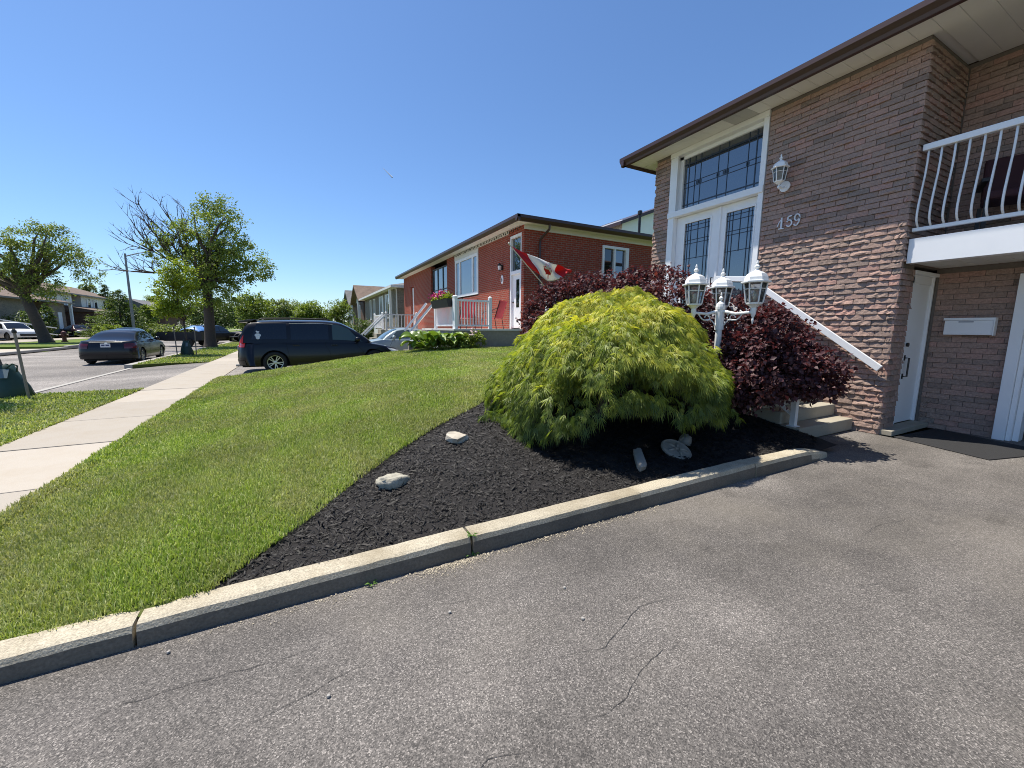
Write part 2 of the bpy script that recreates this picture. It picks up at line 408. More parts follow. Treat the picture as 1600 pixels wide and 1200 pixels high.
# cracks in the driveway: narrow open seams with broken edges
CRACK = M('crack_shadow', (.036, .034, .033), 1., .2, 30)
CRACKPALE = M('crack_sand', (.36, .33, .27), 1., .2, 30)
def crack(pts, w, mat, seed, name='crack'):
    r = random.Random(seed); P = []
    for a, b in zip(pts, pts[1:]):
        n = max(2, int(math.dist(a, b)/.035))
        for i in range(n):
            t = i/n; P.append((a[0]+(b[0]-a[0])*t, a[1]+(b[1]-a[1])*t))
    P.append(pts[-1]); L_, R_ = [], []; off = 0; k = len(P)
    for i, p in enumerate(P):
        off = off*.86+r.gauss(0, .0055)
        a = P[max(0, i-1)]; b = P[min(k-1, i+1)]; d = Vector((b[0]-a[0], b[1]-a[1])).normalized(); nn = Vector((-d.y, d.x))
        ww = w*r.uniform(.25, 1.)*max(0., min(1., .35+math.sin(i*.13+seed*1.7)+.5*math.sin(i*.041+seed)))*min(1, 5*i/k+.1, 5*(k-1-i)/k+.1)
        L_.append((p[0]+nn.x*(off+ww), p[1]+nn.y*(off+ww), .003)); R_.append((p[0]+nn.x*(off-ww), p[1]+nn.y*(off-ww), .003))
    return add(name, MB().grid([L_, R_]), mat, dr)
CR = [((( -1.0, 1.95), (-.55, 1.95), (.0, 1.9), (.5, 1.97), (1.05, 1.86))), ((-.3, 1.62), (.15, 1.7), (.55, 1.58), (.9, 1.66)), ((.25, 1.35), (.75, 1.42), (1.2, 1.32), (1.55, 1.45), (2.1, 1.36)),
      ((.55, 1.12), (1.0, 1.05), (1.4, 1.18), (1.9, 1.1)), ((.1, 1.02), (.5, 1.1), (.85, 1.0)), ((1.6, 1.7), (2.0, 1.62), (2.5, 1.72), (3.0, 1.6)), ((2.2, .95), (2.6, 1.02), (3.1, .9)), ((3.4, 1.2), (3.8, 1.28), (4.3, 1.2)),
      ((5.9, 2.62), (6.5, 2.45), (7.1, 2.52), (7.4, 2.5)), ((6.2, 2.75), (6.4, 2.55), (6.5, 2.4))]
for i, c in enumerate(CR): crack(c, .0016 if i != 8 else .005, CRACK, i)

# sidewalk of separate slabs
sw = struct('sidewalk', sheet(-3.35, -2.08, -10, 62, -.03), SOIL)
slab_v = []
for k in range(3):
    slab_v.append(MB().box(-.632, .632, -.858, .858, -.1, .012).mesh('sidewalk_slab'))
for i in range(40):
    o = place('slab', slab_v[i % 3], WALKM, sw, (-2.715, -8.74+1.73*i+.865, random.uniform(-.003, .003)), bevel=.008)
    o.rotation_euler = (random.uniform(-.002, .002), random.uniform(-.002, .002), 0)
# street kerbs
kb = struct('street_kerb', MB().box(-5.9, -5.64, -30, 12.1, -.3, .02).box(-5.9, -5.64, 20.0, 150, -.3, .02), STREETKERB, bevel=.02)
add('dropped_kerb', MB().prism([(-5.78, 12.1), (-5.64, 12.1), (-5.64, 20.0), (-5.78, 20.0)], -.3, -.11), STREETKERB, kb, bevel=.006)
struct('far_street_kerb', MB().box(-13.75, -13.5, -60, 37, -.1, .05).box(-13.75, -13.5, 37, 200, -.1, .12), STREETKERB, bevel=.03)
# far side: boulevard, sidewalk, driveway aprons
struct('far_boulevard', MB().prism([(-13.76, 36.2), (-13.76, 200), (-19.0, 200), (-19.0, 46.5), (-30, 41), (-30, 36.8)], -.05, .1), FARTURF)
struct('far_sidewalk', MB().box(-21.5, -19.02, 40, 200, -.05, .115), WALKM)
struct('far_driveway', MB().prism([(-60, -40), (-13.78, -40), (-13.78, 35.9), (-32, 36.4), (-32, 41.3), (-21.6, 46.9), (-21.6, 62), (-60, 62)], -.055, -.02), WALKM)
struct('far_house_driveway', MB().prism([(-30, 72.5), (-21.6, 72.5), (-21.6, 84), (-30, 84)], -.05, .05), ROADM)

# lawn: a mound, with the mulch bed cut out of it
st = .075; xs = np.arange(-2.08, 15.0, st); ys = np.arange(2.40, 14.5, st)
X, Y = np.meshgrid(xs, ys, indexing='ij'); Z = lawn_z(X, Y)
inb = in_poly(X, Y, BED)
bld = (X > 5.3) & (Y < 7.2)
lm = MB(); V = [(X[i, j], Y[i, j], Z[i, j]) for i in range(len(xs)) for j in range(len(ys))]
ny = len(ys); Fs = []
for i in range(len(xs)-1):
    for j in range(ny-1):
        q = [(i, j), (i+1, j), (i+1, j+1), (i, j+1)]
        if any(inb[a] for a in q) or any(bld[a] for a in q): continue
        Fs.append(tuple(a*ny+b for a, b in q))
lm.v = V; lm.f = Fs
struct('lawn', lm, TURF, smooth=True)
xs2 = np.arange(-.75, 5.95, .06); ys2 = np.arange(2.40, 7.6, .06); X, Y = np.meshgrid(xs2, ys2, indexing='ij')
def bed_z(x, y): return lawn_z(x, y)-.022+.012*smooth_noise(np.asarray(x), np.asarray(y), 3.2, 9)
Zb = bed_z(X, Y); keep = np.zeros(X.shape, bool)
for ddx in (-.12, 0, .12):
    for ddy in (-.12, 0, .12): keep |= in_poly(X+ddx, Y+ddy, BED)
bm_ = MB(); bm_.v = [(X[i, j], Y[i, j], Zb[i, j]) for i in range(len(xs2)) for j in range(len(ys2))]
n2 = len(ys2)
bm_.f = [(i*n2+j, (i+1)*n2+j, (i+1)*n2+j+1, i*n2+j+1) for i in range(len(xs2)-1) for j in range(n2-1) if keep[i, j] or keep[i+1, j] or keep[i+1, j+1] or keep[i, j+1]]
struct('mulch_bed', bm_, SOIL, smooth=True)
def flat_turf(name, poly, z):
    return struct(name, MB().prism(poly, -.3, z), TURF)
flat_turf('boulevard', [(-5.63, -12), (-3.36, -12), (-3.36, 12.35), (-4.2, 12.3), (-5.63, 12.15)], .012)
flat_turf('boulevard_beyond', [(-5.63, 19.9), (-3.9, 20.9), (-3.36, 22.0), (-3.36, 62), (-5.63, 62)], .012)
flat_turf('neighbour_lawn', [(-2.07, 20.6), (7.3, 20.6), (7.3, 60), (-2.07, 60)], .02)

# grass blades
def blades(n_try, region, dens, zf, hgt, wid, seed):
    r = np.random.default_rng(seed)
    x0, x1, y0, y1 = region
    x = r.uniform(x0, x1, n_try); y = r.uniform(y0, y1, n_try)
    d = np.hypot(x, y)
    k = r.uniform(0, 1, n_try) < dens(x, y, d); x, y, d = x[k], y[k], d[k]
    z = zf(x, y); n = len(x)
    az = r.uniform(0, 2*np.pi, n); lean = np.abs(r.normal(.75, .45, n)).clip(0, 1.45)
    patch = 1+.3*smooth_noise(x, y, 1.6, 21)
    h = r.uniform(.55, 1.15, n)*hgt*patch*(1+.15*np.clip(d/6-1, 0, 2)); w = wid*r.uniform(.7, 1.3, n)*np.maximum(1, d/3.4)
    dx, dy = np.cos(az), np.sin(az); sx, sy = -dy, dx
    l1 = lean*.55
    m = np.stack([x+dx*np.sin(l1)*h*.55, y+dy*np.sin(l1)*h*.55, z+np.cos(l1)*h*.55], 1)
    t = m+np.stack([dx*np.sin(lean)*h*.5, dy*np.sin(lean)*h*.5, np.cos(lean)*h*.5], 1)
    s = np.stack([sx, sy, np.zeros(n)], 1)*w[:, None]*.5
    b = np.stack([x, y, z-.008], 1)
    V = np.stack([b-s, b+s, m+s*.85, m-s*.85, t], 1).reshape(-1, 3)
    i = np.arange(n)[:, None]*5
    F = np.concatenate([i+[0, 1, 2], i+[0, 2, 3], i+[3, 2, 4]], 1).reshape(-1, 3)
    return V, F
EDGE_B = BED
def dens_lawn(x, y, d):
    ok = ~in_poly(x, y, BED) & ~((x > 5.8) & (y < 7.3)) & (y < 14.3)
    vis = (y > 2.455) & (x < np.minimum(7., 1.2+.62*y)) & (x > -2.12)
    return ok*vis*np.clip((2.9/d)**1.25, 0, 1)
V1, F1 = blades(1700000, (-2.12, 7, 2.455, 14.3), dens_lawn, lambda x, y: lawn_z(x, y), .038, .0043, 5)
def dens_bl(x, y, d): return ((y < 12.25) | (y > 20.4))*np.clip((2.9/d)**1.25, 0, 1)
V2, F2 = blades(420000, (-5.62, -3.36, 5.2, 40), dens_bl, lambda x, y: np.full_like(x, .012), .046, .0055, 6)
print('blades', len(V1)//5, len(V2)//5)
tag(place('grass', npmesh('grass', V1, F1), GRASS), 'short mown green lawn grass with dry patches on the mound', 'grass', kind='stuff')
tag(place('boulevard_grass', npmesh('boulevard_grass', V2, F2), GRASS), 'short green grass strips between the sidewalk and the street', 'grass', kind='stuff')
# ragged taller grass hanging over the sidewalk edge
def dens_edge(x, y, d): return np.clip((2.9/d)**1.1, 0, 1)
V3, F3 = blades(26000, (-2.15, -2.03, 2.5, 14), dens_edge, lambda x, y: np.full_like(x, .02), .05, .006, 8)
V4, F4 = blades(9000, (-3.40, -3.32, 4.5, 12.3), dens_edge, lambda x, y: np.full_like(x, .012), .05, .006, 9)
V = np.vstack([V3, V4]); F = np.vstack([F3, F4+len(V3)])
tag(place('edge_grass', npmesh('edge_grass', V, F), GRASS), 'ragged grass fringe leaning over the edges of the sidewalk', 'grass', kind='stuff')

# shredded black mulch
def chips(n, seed):
    r = np.random.default_rng(seed)
    x = r.uniform(-.6, 5.9, n*2); y = r.uniform(2.42, 7.0, n*2)
    d = np.hypot(x, y)
    k = in_poly(x, y, BED) & (r.uniform(0, 1, 2*n) < np.clip((3.2/d)**1.1, 0, 1)); x, y, d = x[k], y[k], d[k]
    m = len(x); z = bed_z(x, y)+r.uniform(-.004, .016, m)
    az = r.uniform(0, 2*np.pi, m); tl = r.normal(0, .28, m)
    Ln = r.gamma(3.2, .0085, m).clip(.008, .085)*(1+.12*np.clip(d-3, 0, 3)); W = Ln*r.uniform(.13, .34, m); W = W.clip(.0035, .014); T = W*r.uniform(.3, .8, m)
    a = np.stack([np.cos(az)*np.cos(tl), np.sin(az)*np.cos(tl), np.sin(tl)], 1); s = np.stack([-np.sin(az), np.cos(az), r.normal(0, .3, m)], 1)
    s /= np.linalg.norm(s, axis=1)[:, None]; u = np.cross(a, s)
    c = np.stack([x, y, z], 1); A = a*Ln[:, None]/2; S = s*W[:, None]/2; U = u*T[:, None]
    V = np.stack([c-A*.9-S, c-A+S*.6, c-A*.7+U, c+A*.95-S*.7, c+A+S*.4, c+A*.6+U], 1).reshape(-1, 3)
    i = np.arange(m)[:, None]*6
    F = np.concatenate([i+[0, 3, 5], i+[0, 5, 2], i+[1, 2, 5], i+[1, 5, 4], i+[0, 2, 1], i+[3, 4, 5]], 1).reshape(-1, 3)
    return V, F
MULCH = M('black_mulch', (.0105, .0090, .0086), .62, isl=.95, var=.3, vs=7, spec=.34)
V, F = chips(52000, 11); print('chips', len(V)//6)
tag(place('mulch', npmesh('mulch', V, F), MULCH), 'shredded black bark mulch filling the triangular garden bed', 'mulch', kind='stuff')

# driveway edging: weathered cast concrete lengths
ke = struct('edging_kerb', MB().box(-3.2, 5.4, 2.36, 2.44, -.1, .03), SOIL)
def kerb_piece(x0, x1, h0, h1, end=0, seed=0):
    r = np.random.default_rng(seed); n = max(8, int((x1-x0)/.09)); rows = []
    prof = [(0., 0.), (.006, .5), (.012, .80), (.026, .97), (.05, 1.0), (.165, .995), (.178, .9), (.18, 0.)]
    for i in range(n+1):
        t = i/n; x = x0+(x1-x0)*t; h = h0+(h1-h0)*t
        w = 1.
        if end and t > .55: 
            e = (t-.55)/.45; h *= (1-.55*e**2); w = 1-.35*e**2
        row = []
        for k, (py, pz) in enumerate(prof):
            j = r.normal(0, .0011) if 0 < k < 7 else 0
            row.append((x+(r.normal(0, .002) if i not in (0, n) else 0), 2.31+py*w+(1-w)*.06+j*.6, -.06+(h+.06)*pz+j))
        rows.append(row)
    mb = MB().grid(rows); k = len(prof)
    mb.f += [tuple(reversed(range(k))), tuple(range(n*k, n*k+k))]
    return mb
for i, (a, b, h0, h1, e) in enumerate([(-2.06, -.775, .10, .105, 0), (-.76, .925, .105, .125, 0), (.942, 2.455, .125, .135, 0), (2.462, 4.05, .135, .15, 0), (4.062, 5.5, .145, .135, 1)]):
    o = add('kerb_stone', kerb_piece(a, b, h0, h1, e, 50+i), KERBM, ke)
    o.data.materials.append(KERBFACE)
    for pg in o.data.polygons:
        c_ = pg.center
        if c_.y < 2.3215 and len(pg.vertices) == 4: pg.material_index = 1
    o.rotation_euler = (0, 0, random.uniform(-.001, .001))
# sand washed out along the edging
def grit(n, seed):
    r = np.random.default_rng(seed)
    cx = np.concatenate([r.normal(.78, .14, n), r.normal(1.45, .25, n//3), r.normal(2.2, .3, n//3), r.normal(-.05, .25, n//5)])
    m = len(cx); cy = 2.29-np.abs(r.normal(0, .05, m))*r.uniform(.2, 1.3, m); s = r.gamma(2, .0012, m).clip(.001, .007)
    c = np.stack([cx, cy, np.full(m, .003)+s*.3], 1)
    off = np.array([(1, 0, 0), (-.5, .87, 0), (-.5, -.87, 0), (0, 0, .9)])
    V = (c[:, None]+off[None]*s[:, None, None]).reshape(-1, 3); i = np.arange(m)[:, None]*4
    return V, np.concatenate([i+[0, 1, 3], i+[1, 2, 3], i+[2, 0, 3]], 1).reshape(-1, 3)
V, F = grit(1500, 3)
tag(place('sand', npmesh('sand', V, F), M('pale_sand', (.33, .29, .22), .95, isl=.5)), 'pale sand and grit spilled along the foot of the edging kerb', 'sand', kind='stuff')
# a few pale pebbles and leaf bits lying on the asphalt
for i, (x, y) in enumerate([(.02, 1.62), (.62, 1.86), (1.28, 1.75), (1.22, 1.5), (-.62, 2.2)]):
    s = random.uniform(.008, .013); mb = MB().lathe([(0.001, 0), (s, .003), (s*.8, .009), (0.001, .011)], (x, y, .002), 7)
    tag(add('pebble', mb, M('pebble', (.34, .32, .29), .8)), ['pale pebble on the asphalt nearest the lower left', 'pale pebble on the asphalt below the kerb joint', 'pale pebble farthest right on the asphalt', 'pale pebble on the asphalt between two hairline cracks', 'tiny pale pebble close under the edging kerb'][i], 'pebble')
# weeds in the kerb joints
WEED = M('weed_leaf', (.10, .20, .025), .5, isl=.3, trans=.3)
def weed(x, y, z, n, s, label):
    mb = MB()
    for k in range(n):
        a = random.uniform(0, 6.28); l = s*random.uniform(.5, 1.1); w = l*.3; dx, dy = math.cos(a), math.sin(a)
        p0 = Vector((x+random.gauss(0, .012), y+random.gauss(0, .006), z)); m_ = p0+Vector((dx*l*.5, dy*l*.5, l*.55)); t = p0+Vector((dx*l, dy*l, l*.45)); sd = Vector((-dy, dx, 0))*w
        mb.add([p0, m_-sd*.5, t, m_+sd*.5], [(0, 1, 2, 3)])
    tag(add('weed', mb, WEED), label, 'weed')
weed(.935, 2.37, .10, 22, .045, 'green weed sprouting from the kerb joint beside the mulch')
weed(.935, 2.30, .0, 9, .035, 'tiny weed at the foot of the open kerb joint')
weed(.30, 2.29, .0, 10, .04, 'small weed at the foot of the long kerb stone')

# ================================================================ HOUSE WITH ROCK-FACED BRICK (right)
h1 = thing('brick_bungalow', 'raised bungalow of purplish brown rock-faced brick with white double doors and balcony', 'house', (7.42, 4.8, 0))
FX = 7.42
def brick_mesh(kind, seed, L_=.25, H_=.0735):
    r = np.random.default_rng(seed); ny_, nz_ = 7, 4; P = []
    prof = r.normal(0, 1, ny_)
    for i in range(ny_):
        row = []
        for j in range(nz_):
            u = i/(ny_-1); v = j/(nz_-1)
            if kind == 0: d = .0008*r.normal()+.006+.006*(1-v)                       # smooth face
            else:
                d = .003+.0145*(1-v)*(1+.16*prof[i])+r.normal(0, .0022)
                if kind == 2: d += .005*math.sin(v*5+prof[i])+.004*(v < .4)
            e = min(u, 1-u, .12)/.12; d = d*(.45+.55*e) if i in (0, ny_-1) else d
            row.append((-d, (u-.5)*L_, v*H_))
        P.append(row)
    mb = MB().grid(P); n = ny_*nz_
    rim = [i*nz_ for i in range(ny_)]+[(ny_-1)*nz_+j for j in range(1, nz_)]+[i*nz_+nz_-1 for i in range(ny_-2, -1, -1)]+[j for j in range(nz_-2, 0, -1)]
    back = [(.05, mb.v[k][1], mb.v[k][2]) for k in rim]; o = len(mb.v); mb.v += back; m = len(rim)
    mb.f += [(rim[a], o+a, o+(a+1) % m, rim[(a+1) % m]) for a in range(m)]
    mb.f = [tuple(reversed(f)) for f in mb.f[:(ny_-1)*(nz_-1)]]+[tuple(f) for f in mb.f[(ny_-1)*(nz_-1):]]
    return mb
BRV = [brick_mesh(k, 100+i) for i, k in enumerate([1, 1, 2, 1, 2, 0, 1, 0, 2, 1])]
BRM = []
for b in BRV:
    me = b.mesh('brick'); me.materials.append(ROCKBRICK); BRM.append(me)
BRN = [(np.array(b.v), b.f) for b in BRV]
CH = .0792; PITCH = .2595
def bond(a0, a1, z0, z1, holes, seed):
    """running bond: (centre, z, length scale) for each brick, cut at openings"""
    r = random.Random(seed); out = []
    for c in range(int(math.ceil(z0/CH)), int(z1/CH)):
        z = c*CH; x = a0-(PITCH/2 if c % 2 else 0)-r.uniform(0, .06)
        while x < a1:
            s, e = max(x, a0), min(x+PITCH-.0065, a1)
            segs = [(s, e)]
            for (h0, h1_, q0, q1) in holes:
                if q0-.03 < z+CH/2 < q1+.03:
                    ns = []
                    for (p, q) in segs:
                        if q <= h0 or p >= h1_: ns.append((p, q)); continue
                        if p < h0: ns.append((p, h0-.004))
                        if q > h1_: ns.append((h1_+.004, q))
                    segs = ns
            for (p, q) in segs:
                if q-p > .035: out.append(((p+q)/2, z, (q-p)/.25))
            x += PITCH
    return out
DOOR_OPEN = (4.555, 6.665, 1.44, 5.3)
fb = bond(2.545, 7.09, 0.0, 5.28, [DOOR_OPEN], 1)
# mortar backing: the wall itself
wall = add('front_wall', MB().box(FX+.009, FX+.25, 2.56, 4.56, 0, 5.28).box(FX+.009, FX+.25, 6.66, 7.07, 0, 5.28).box(FX+.009, FX+.25, 4.56, 6.66, 0, 1.43), MORTAR, h1)
fb.sort(key=lambda b: (b[0]**2+FX**2+(b[1]-1.5)**2))
vis = [b for b in fb if not (b[0] > 3.1 and b[1] < (b[0]-2.9)*.75) ]
near = vis[:300]; nset = set(near); rest = [b for b in fb if b not in nset]
rl = root_loc(h1)
for k, (y, z, s) in enumerate(near):
    o = bpy.data.objects.new('brick', BRM[random.randrange(10)]); COL.objects.link(o); o.parent = wall
    o.location = (FX-rl.x+random.uniform(-.004, .004), y-rl.y, z); o.scale = (random.uniform(.8, 1.25), s, random.uniform(.96, 1.03))
def bricks_joined(lst, place_fn, name, parent, seed):
    r = random.Random(seed); mb = MB()
    for (a, z, s) in lst:
        V_, F_ = BRN[r.randrange(10)]; W = V_.copy(); W[:, 0] = W[:, 0]*r.uniform(.8, 1.25)+r.uniform(-.004, .004); W[:, 1] *= s
        o = len(mb.v); mb.v += [place_fn(p, a, z) for p in W.tolist()]; mb.f += [tuple(i+o for i in f) for f in F_]
    return tag(add(name, mb, ROCKBRICK, parent), kind='stuff')
bricks_joined(rest, lambda p, a, z: (FX+p[0], p[1]+a, p[2]+z), 'brickwork', wall, 2)
# return wall beside the porch recess (faces the viewer's side, -y)
RY = 2.545
rw = add('return_wall', MB().box(FX+.03, 7.86, RY+.01, RY+.2, 0, 2.43).box(FX+.03, 8.72, RY+.01, RY+.2, 2.43, 5.28), MORTAR, h1)
rb = bond(FX-.005, 7.86, 0, 2.43, [], 4)+bond(FX-.005, 8.70, 2.43, 5.28, [], 5)
bricks_joined(rb, lambda p, a, z: (a-p[1], RY+p[0], p[2]+z), 'brickwork', rw, 6)
# recessed wall by the garage and behind the balcony (faces -x)
BX = 8.70
bw_ = add('recessed_wall', MB().box(BX+.008, BX+.25, 1.70, 2.56, 0, 2.45).box(BX+.008, BX+.25, -6, 2.56, 2.45, 5.28).box(BX+.02, BX+.25, -6, -3.6, 0, 2.45).box(BX+.02, BX+.25, -3.6, 1.70, 2.25, 2.45), MORTAR, h1)
bb = bond(1.70, 2.52, 0, 2.43, [], 7)+bond(-2.2, 2.52, 2.75, 5.28, [(-1.2, 1.25, 2.7, 4.85)], 8)
bricks_joined(bb, lambda p, a, z: (BX+p[0]*.6, p[1]+a, p[2]+z), 'brickwork', bw_, 9)
add('rear_block', MB().box(FX+.26, 17, 2.75, 7.05, 0, 5.27).box(12.5, 17, -6, 2.75, 0, 5.27).box(8.96, 12.5, -6, 2.74, 2.5, 5.27), MORTAR, h1)
# ---- eaves: soffit panels, gutter, roof
soff = add('soffit_backing', MB().box(6.92, 7.40, 2.56, 7.52, 5.292, 5.31).box(6.92, 8.70, -6, 2.56, 5.292, 5.31).box(7.40, 17.2, 7.1, 7.52, 5.292, 5.31), SOFFIT, h1)
VENT = M('vented_soffit', (.50, .49, .46), .6, .5, 260)
y = 7.5; k = 0
while y > -4:
    x1 = 7.415 if y > 2.6 else 8.69
    if y-.229 < 2.56 < y: x1 = 7.415
    p = MB().box(6.915, x1, y-.226, y, 5.276, 5.288)
    o = add('soffit_panel', p, VENT if k in (10, 11) else SOFFIT, soff, bevel=.003)
    y -= .2295; k += 1
for k in range(24): add('soffit_panel', MB().box(7.43+k*.2295, 7.655+k*.2295, 7.10, 7.50, 5.276, 5.288), SOFFIT, soff)
prof = [(6.925, 5.225), (6.86, 5.225), (6.845, 5.27), (6.80, 5.33), (6.80, 5.40), (6.82, 5.40), (6.94, 5.395)]
gut = add('gutter', MB().prism(prof, -6, 7.63, 'y'), GUTTER, h1)
prof2 = [(7.50, 5.225), (7.565, 5.225), (7.58, 5.27), (7.63, 5.33), (7.63, 5.40), (7.61, 5.40), (7.49, 5.395)]
add('side_gutter', MB().prism(prof2, 6.802, 17.4, 'x'), GUTTER, h1)
add('roof', MB().add([(6.86, -7, 5.405), (6.86, 7.58, 5.405), (17.4, 7.58, 5.405), (17.4, -7, 5.405), (12, -3, 6.75), (12, 3.3, 6.75)], [(0, 4, 5, 1), (1, 5, 2), (2, 5, 4, 3), (3, 4, 0), (0, 1, 2, 3)]), SHINGLE_BROWN, h1)
# ---- front door unit
def came(mb, y0, z0, y1, z1, x, w=.011):
    if abs(y0-y1) < 1e-6: mb.box(x-.004, x+.004, y0-w/2, y0+w/2, min(z0, z1), max(z0, z1))
    else: mb.box(x-.0034, x+.0034, min(y0, y1), max(y0, y1), z0-w/2, z0+w/2)
fr = add('door_frame', MB().box(7.40, 7.60, 6.50, 6.655, 1.45, 5.17).box(7.40, 7.60, 4.565, 4.66, 1.45, 5.17).box(7.385, 7.60, 4.562, 6.66, 5.172, 5.27)
         .box(7.375, 7.61, 4.564, 6.658, 3.925, 4.045).box(7.42, 7.60, 4.66, 6.50, 1.45, 1.49).box(7.39, 7.42, 6.46, 6.50, 4.045, 5.17).box(7.50, 7.60, 6.40, 6.50, 4.045, 5.17).box(7.50, 7.60, 4.66, 4.72, 4.045, 5.17).box(7.50, 7.60, 4.66, 6.5, 5.10, 5.172), WHITE, h1, bevel=.006)
tw = add('transom_window', MB().box(7.545, 7.555, 4.72, 6.40, 4.045, 5.10), GLASS, h1)
LEAD = M('lead_came', (.035, .045, .06), .35, metal=.3)
c = MB(); ya, yb, za, zb = 4.72, 6.40, 4.045, 5.10
for f in (.07, .93): came(c, ya+(yb-ya)*f, za, ya+(yb-ya)*f, zb, 7.541, .02)
for f in (.11, .89): came(c, ya, za+(zb-za)*f, yb, za+(zb-za)*f, 7.5408, .024)
for f in (.16, .40, .52, .76, .84): came(c, ya+(yb-ya)*f, za, ya+(yb-ya)*f, zb, 7.541)
for f in (.44, .53): came(c, ya, za+(zb-za)*f, yb, za+(zb-za)*f, 7.5404)
for f in (.16, .40, .44, .52, .76, .80): 
    y_ = ya+(yb-ya)*f; c.box(7.537, 7.545, y_-.028, y_+.028, za+(zb-za)*.455, za+(zb-za)*.515)
add('lead_came', c, LEAD, tw)
for (y0, y1, kn) in ((5.46, 6.495, 0), (4.665, 5.445, 1)):
    g0, g1 = (5.66, 6.27) if kn == 0 else (4.76, 5.31)
    d = add('door_leaf', MB().box(7.52, 7.565, y0, g0, 1.50, 3.92).box(7.52, 7.565, g1, y1, 1.50, 3.92).box(7.521, 7.564, g0, g1, 3.755, 3.92).box(7.521, 7.564, g0, g1, 1.50, 1.75), WHITE, h1, bevel=.004)
    add('door_bead', MB().box(7.505, 7.53, g0-.03, g0, 1.75, 3.755).box(7.505, 7.53, g1, g1+.03, 1.75, 3.755).box(7.505, 7.53, g0-.03, g1+.03, 3.755, 3.785).box(7.505, 7.53, g0-.03, g1+.03, 1.72, 1.75), WHITE, d)
    gl = add('door_glass', MB().box(7.538, 7.546, g0, g1, 1.75, 3.755), GLASS, d)
    c = MB(); w = g1-g0; x = 7.534
    for f in (.1, .22, .5, .78, .9): came(c, g0+w*f, 1.75 if f in (.1, .22, .78, .9) else 3.0, g0+w*f, 3.755, x, .012)
    for z in (3.69, 3.60, 3.40, 3.33, 3.02, 2.2, 1.9): came(c, g0, z, g1, z, x-.0006, .012)
    add('lead_came', c, LEAD, d)
add('door_mullion', MB().box(7.49, 7.535, 5.425, 5.475, 1.5, 3.915), WHITE, fr, bevel=.006)
add('door_handle', MB().tube([(7.50, 5.52, 2.35), (7.46, 5.52, 2.35), (7.46, 5.52, 2.55), (7.50, 5.52, 2.55)], .012), DARKFRAME, h1)
# ---- house number as raised strokes
def stroke(mb, pts, w, x0=7.392, x1=7.405):
    for a, b in zip(pts, pts[1:]):
        mb.beam((x0, a[0], a[1]), (x0, b[0], b[1]), w, .016, up=(1, 0, 0))
NUM = M('silver_numeral', (.72, .74, .77), .4)
def arc(cy, cz, ry, rz, a0, a1, n=12): return [(cy-ry*math.cos(R(a0+(a1-a0)*i/n)), cz+rz*math.sin(R(a0+(a1-a0)*i/n))) for i in range(n+1)]
mb = MB(); stroke(mb, [(4.195, 3.40), (4.192, 3.23)], .024); stroke(mb, [(4.235, 3.222), (4.150, 3.218)], .016); stroke(mb, [(4.20, 3.375), (4.235, 3.32), (4.256, 3.262)], .012); add('numeral', mb, NUM, h1)
mb = MB(); stroke(mb, [(4.035, 3.40), (4.09, 3.395), (4.095, 3.325)], .018); stroke(mb, arc(4.07, 3.285, .042, .05, 150, -150), .02); add('numeral', mb, NUM, h1)
mb = MB(); stroke(mb, arc(3.95, 3.355, .038, .05, 0, 360, 16), .018); stroke(mb, [(3.91, 3.355), (3.915, 3.28), (3.945, 3.232), (3.975, 3.228), (3.992, 3.255)], .018); add('numeral', mb, NUM, h1)
# ---- balcony over the side entrance
bal = add('balcony_beam', MB().box(7.465, 7.62, -4, 2.520, 2.425, 2.75), WHITE, h1, bevel=.004)
add('balcony_slab', MB().box(7.625, 8.70, -4, 2.54, 2.52, 2.742), CREAM, h1)
for k in range(22):
    y1 = 2.53-k*.2; add('underside_plank', MB().box(7.63, 8.69, y1-.196, y1, 2.45, 2.47), CREAM, bal, bevel=.006)
rail = add('balcony_rail', MB().box(7.47, 7.55, -4, 2.515, 3.875, 3.955).box(7.485, 7.535, -4, 2.515, 2.845, 2.895), WHITEMETAL, h1, bevel=.008)
for k in range(26):
    y_ = 2.46-k*.125
    add('baluster', MB().tube([(7.51, y_, 3.875), (7.508, y_, 3.72), (7.49, y_, 3.55), (7.455, y_, 3.36), (7.42, y_, 3.18), (7.41, y_, 3.06), (7.42, y_, 2.98), (7.455, y_, 2.93), (7.51, y_, 2.89)], .0125, 6), WHITEMETAL, rail, smooth=True)
add('balcony_door', MB().box(8.66, 8.71, -1.2, 1.25, 2.76, 4.85), GLASSDARK, h1)
# ---- side door (faces the driveway) with its frame, sill and hardware
sd = add('side_door', MB().box(8.03, 8.66, 2.60, 2.645, .09, 2.20), WHITE, h1, bevel=.003)
add('side_door_frame', MB().box(7.865, 8.03, 2.585, 2.66, .08, 2.30).box(8.66, 8.70, 2.56, 2.66, .08, 2.36).box(7.865, 8.66, 2.585, 2.66, 2.20, 2.32).box(7.86, 8.705, 2.52, 2.60, 2.32, 2.37), WHITE, h1, bevel=.004)
add('side_door_sill', MB().box(7.43, 8.70, 2.40, 2.60, 0, .08), STEPM, h1, bevel=.01)
add('deadbolt', MB().lathe([(.03, 0), (.03, .02), (.02, .03)], (8.10, 2.57, 1.30), 12, 'y'), DARKFRAME, sd)
add('door_handle', MB().tube([(8.10, 2.60, 1.10), (8.10, 2.545, 1.10), (8.10, 2.545, .82), (8.10, 2.60, .82)], .012).box(8.08, 8.12, 2.592, 2.604, 1.06, 1.14).box(8.08, 8.12, 2.592, 2.604, .78, .86), DARKFRAME, sd)
mbx = add('mailbox', MB().box(8.57, 8.665, 1.865, 2.355, 1.455, 1.665), WHITE, h1, bevel=.008)
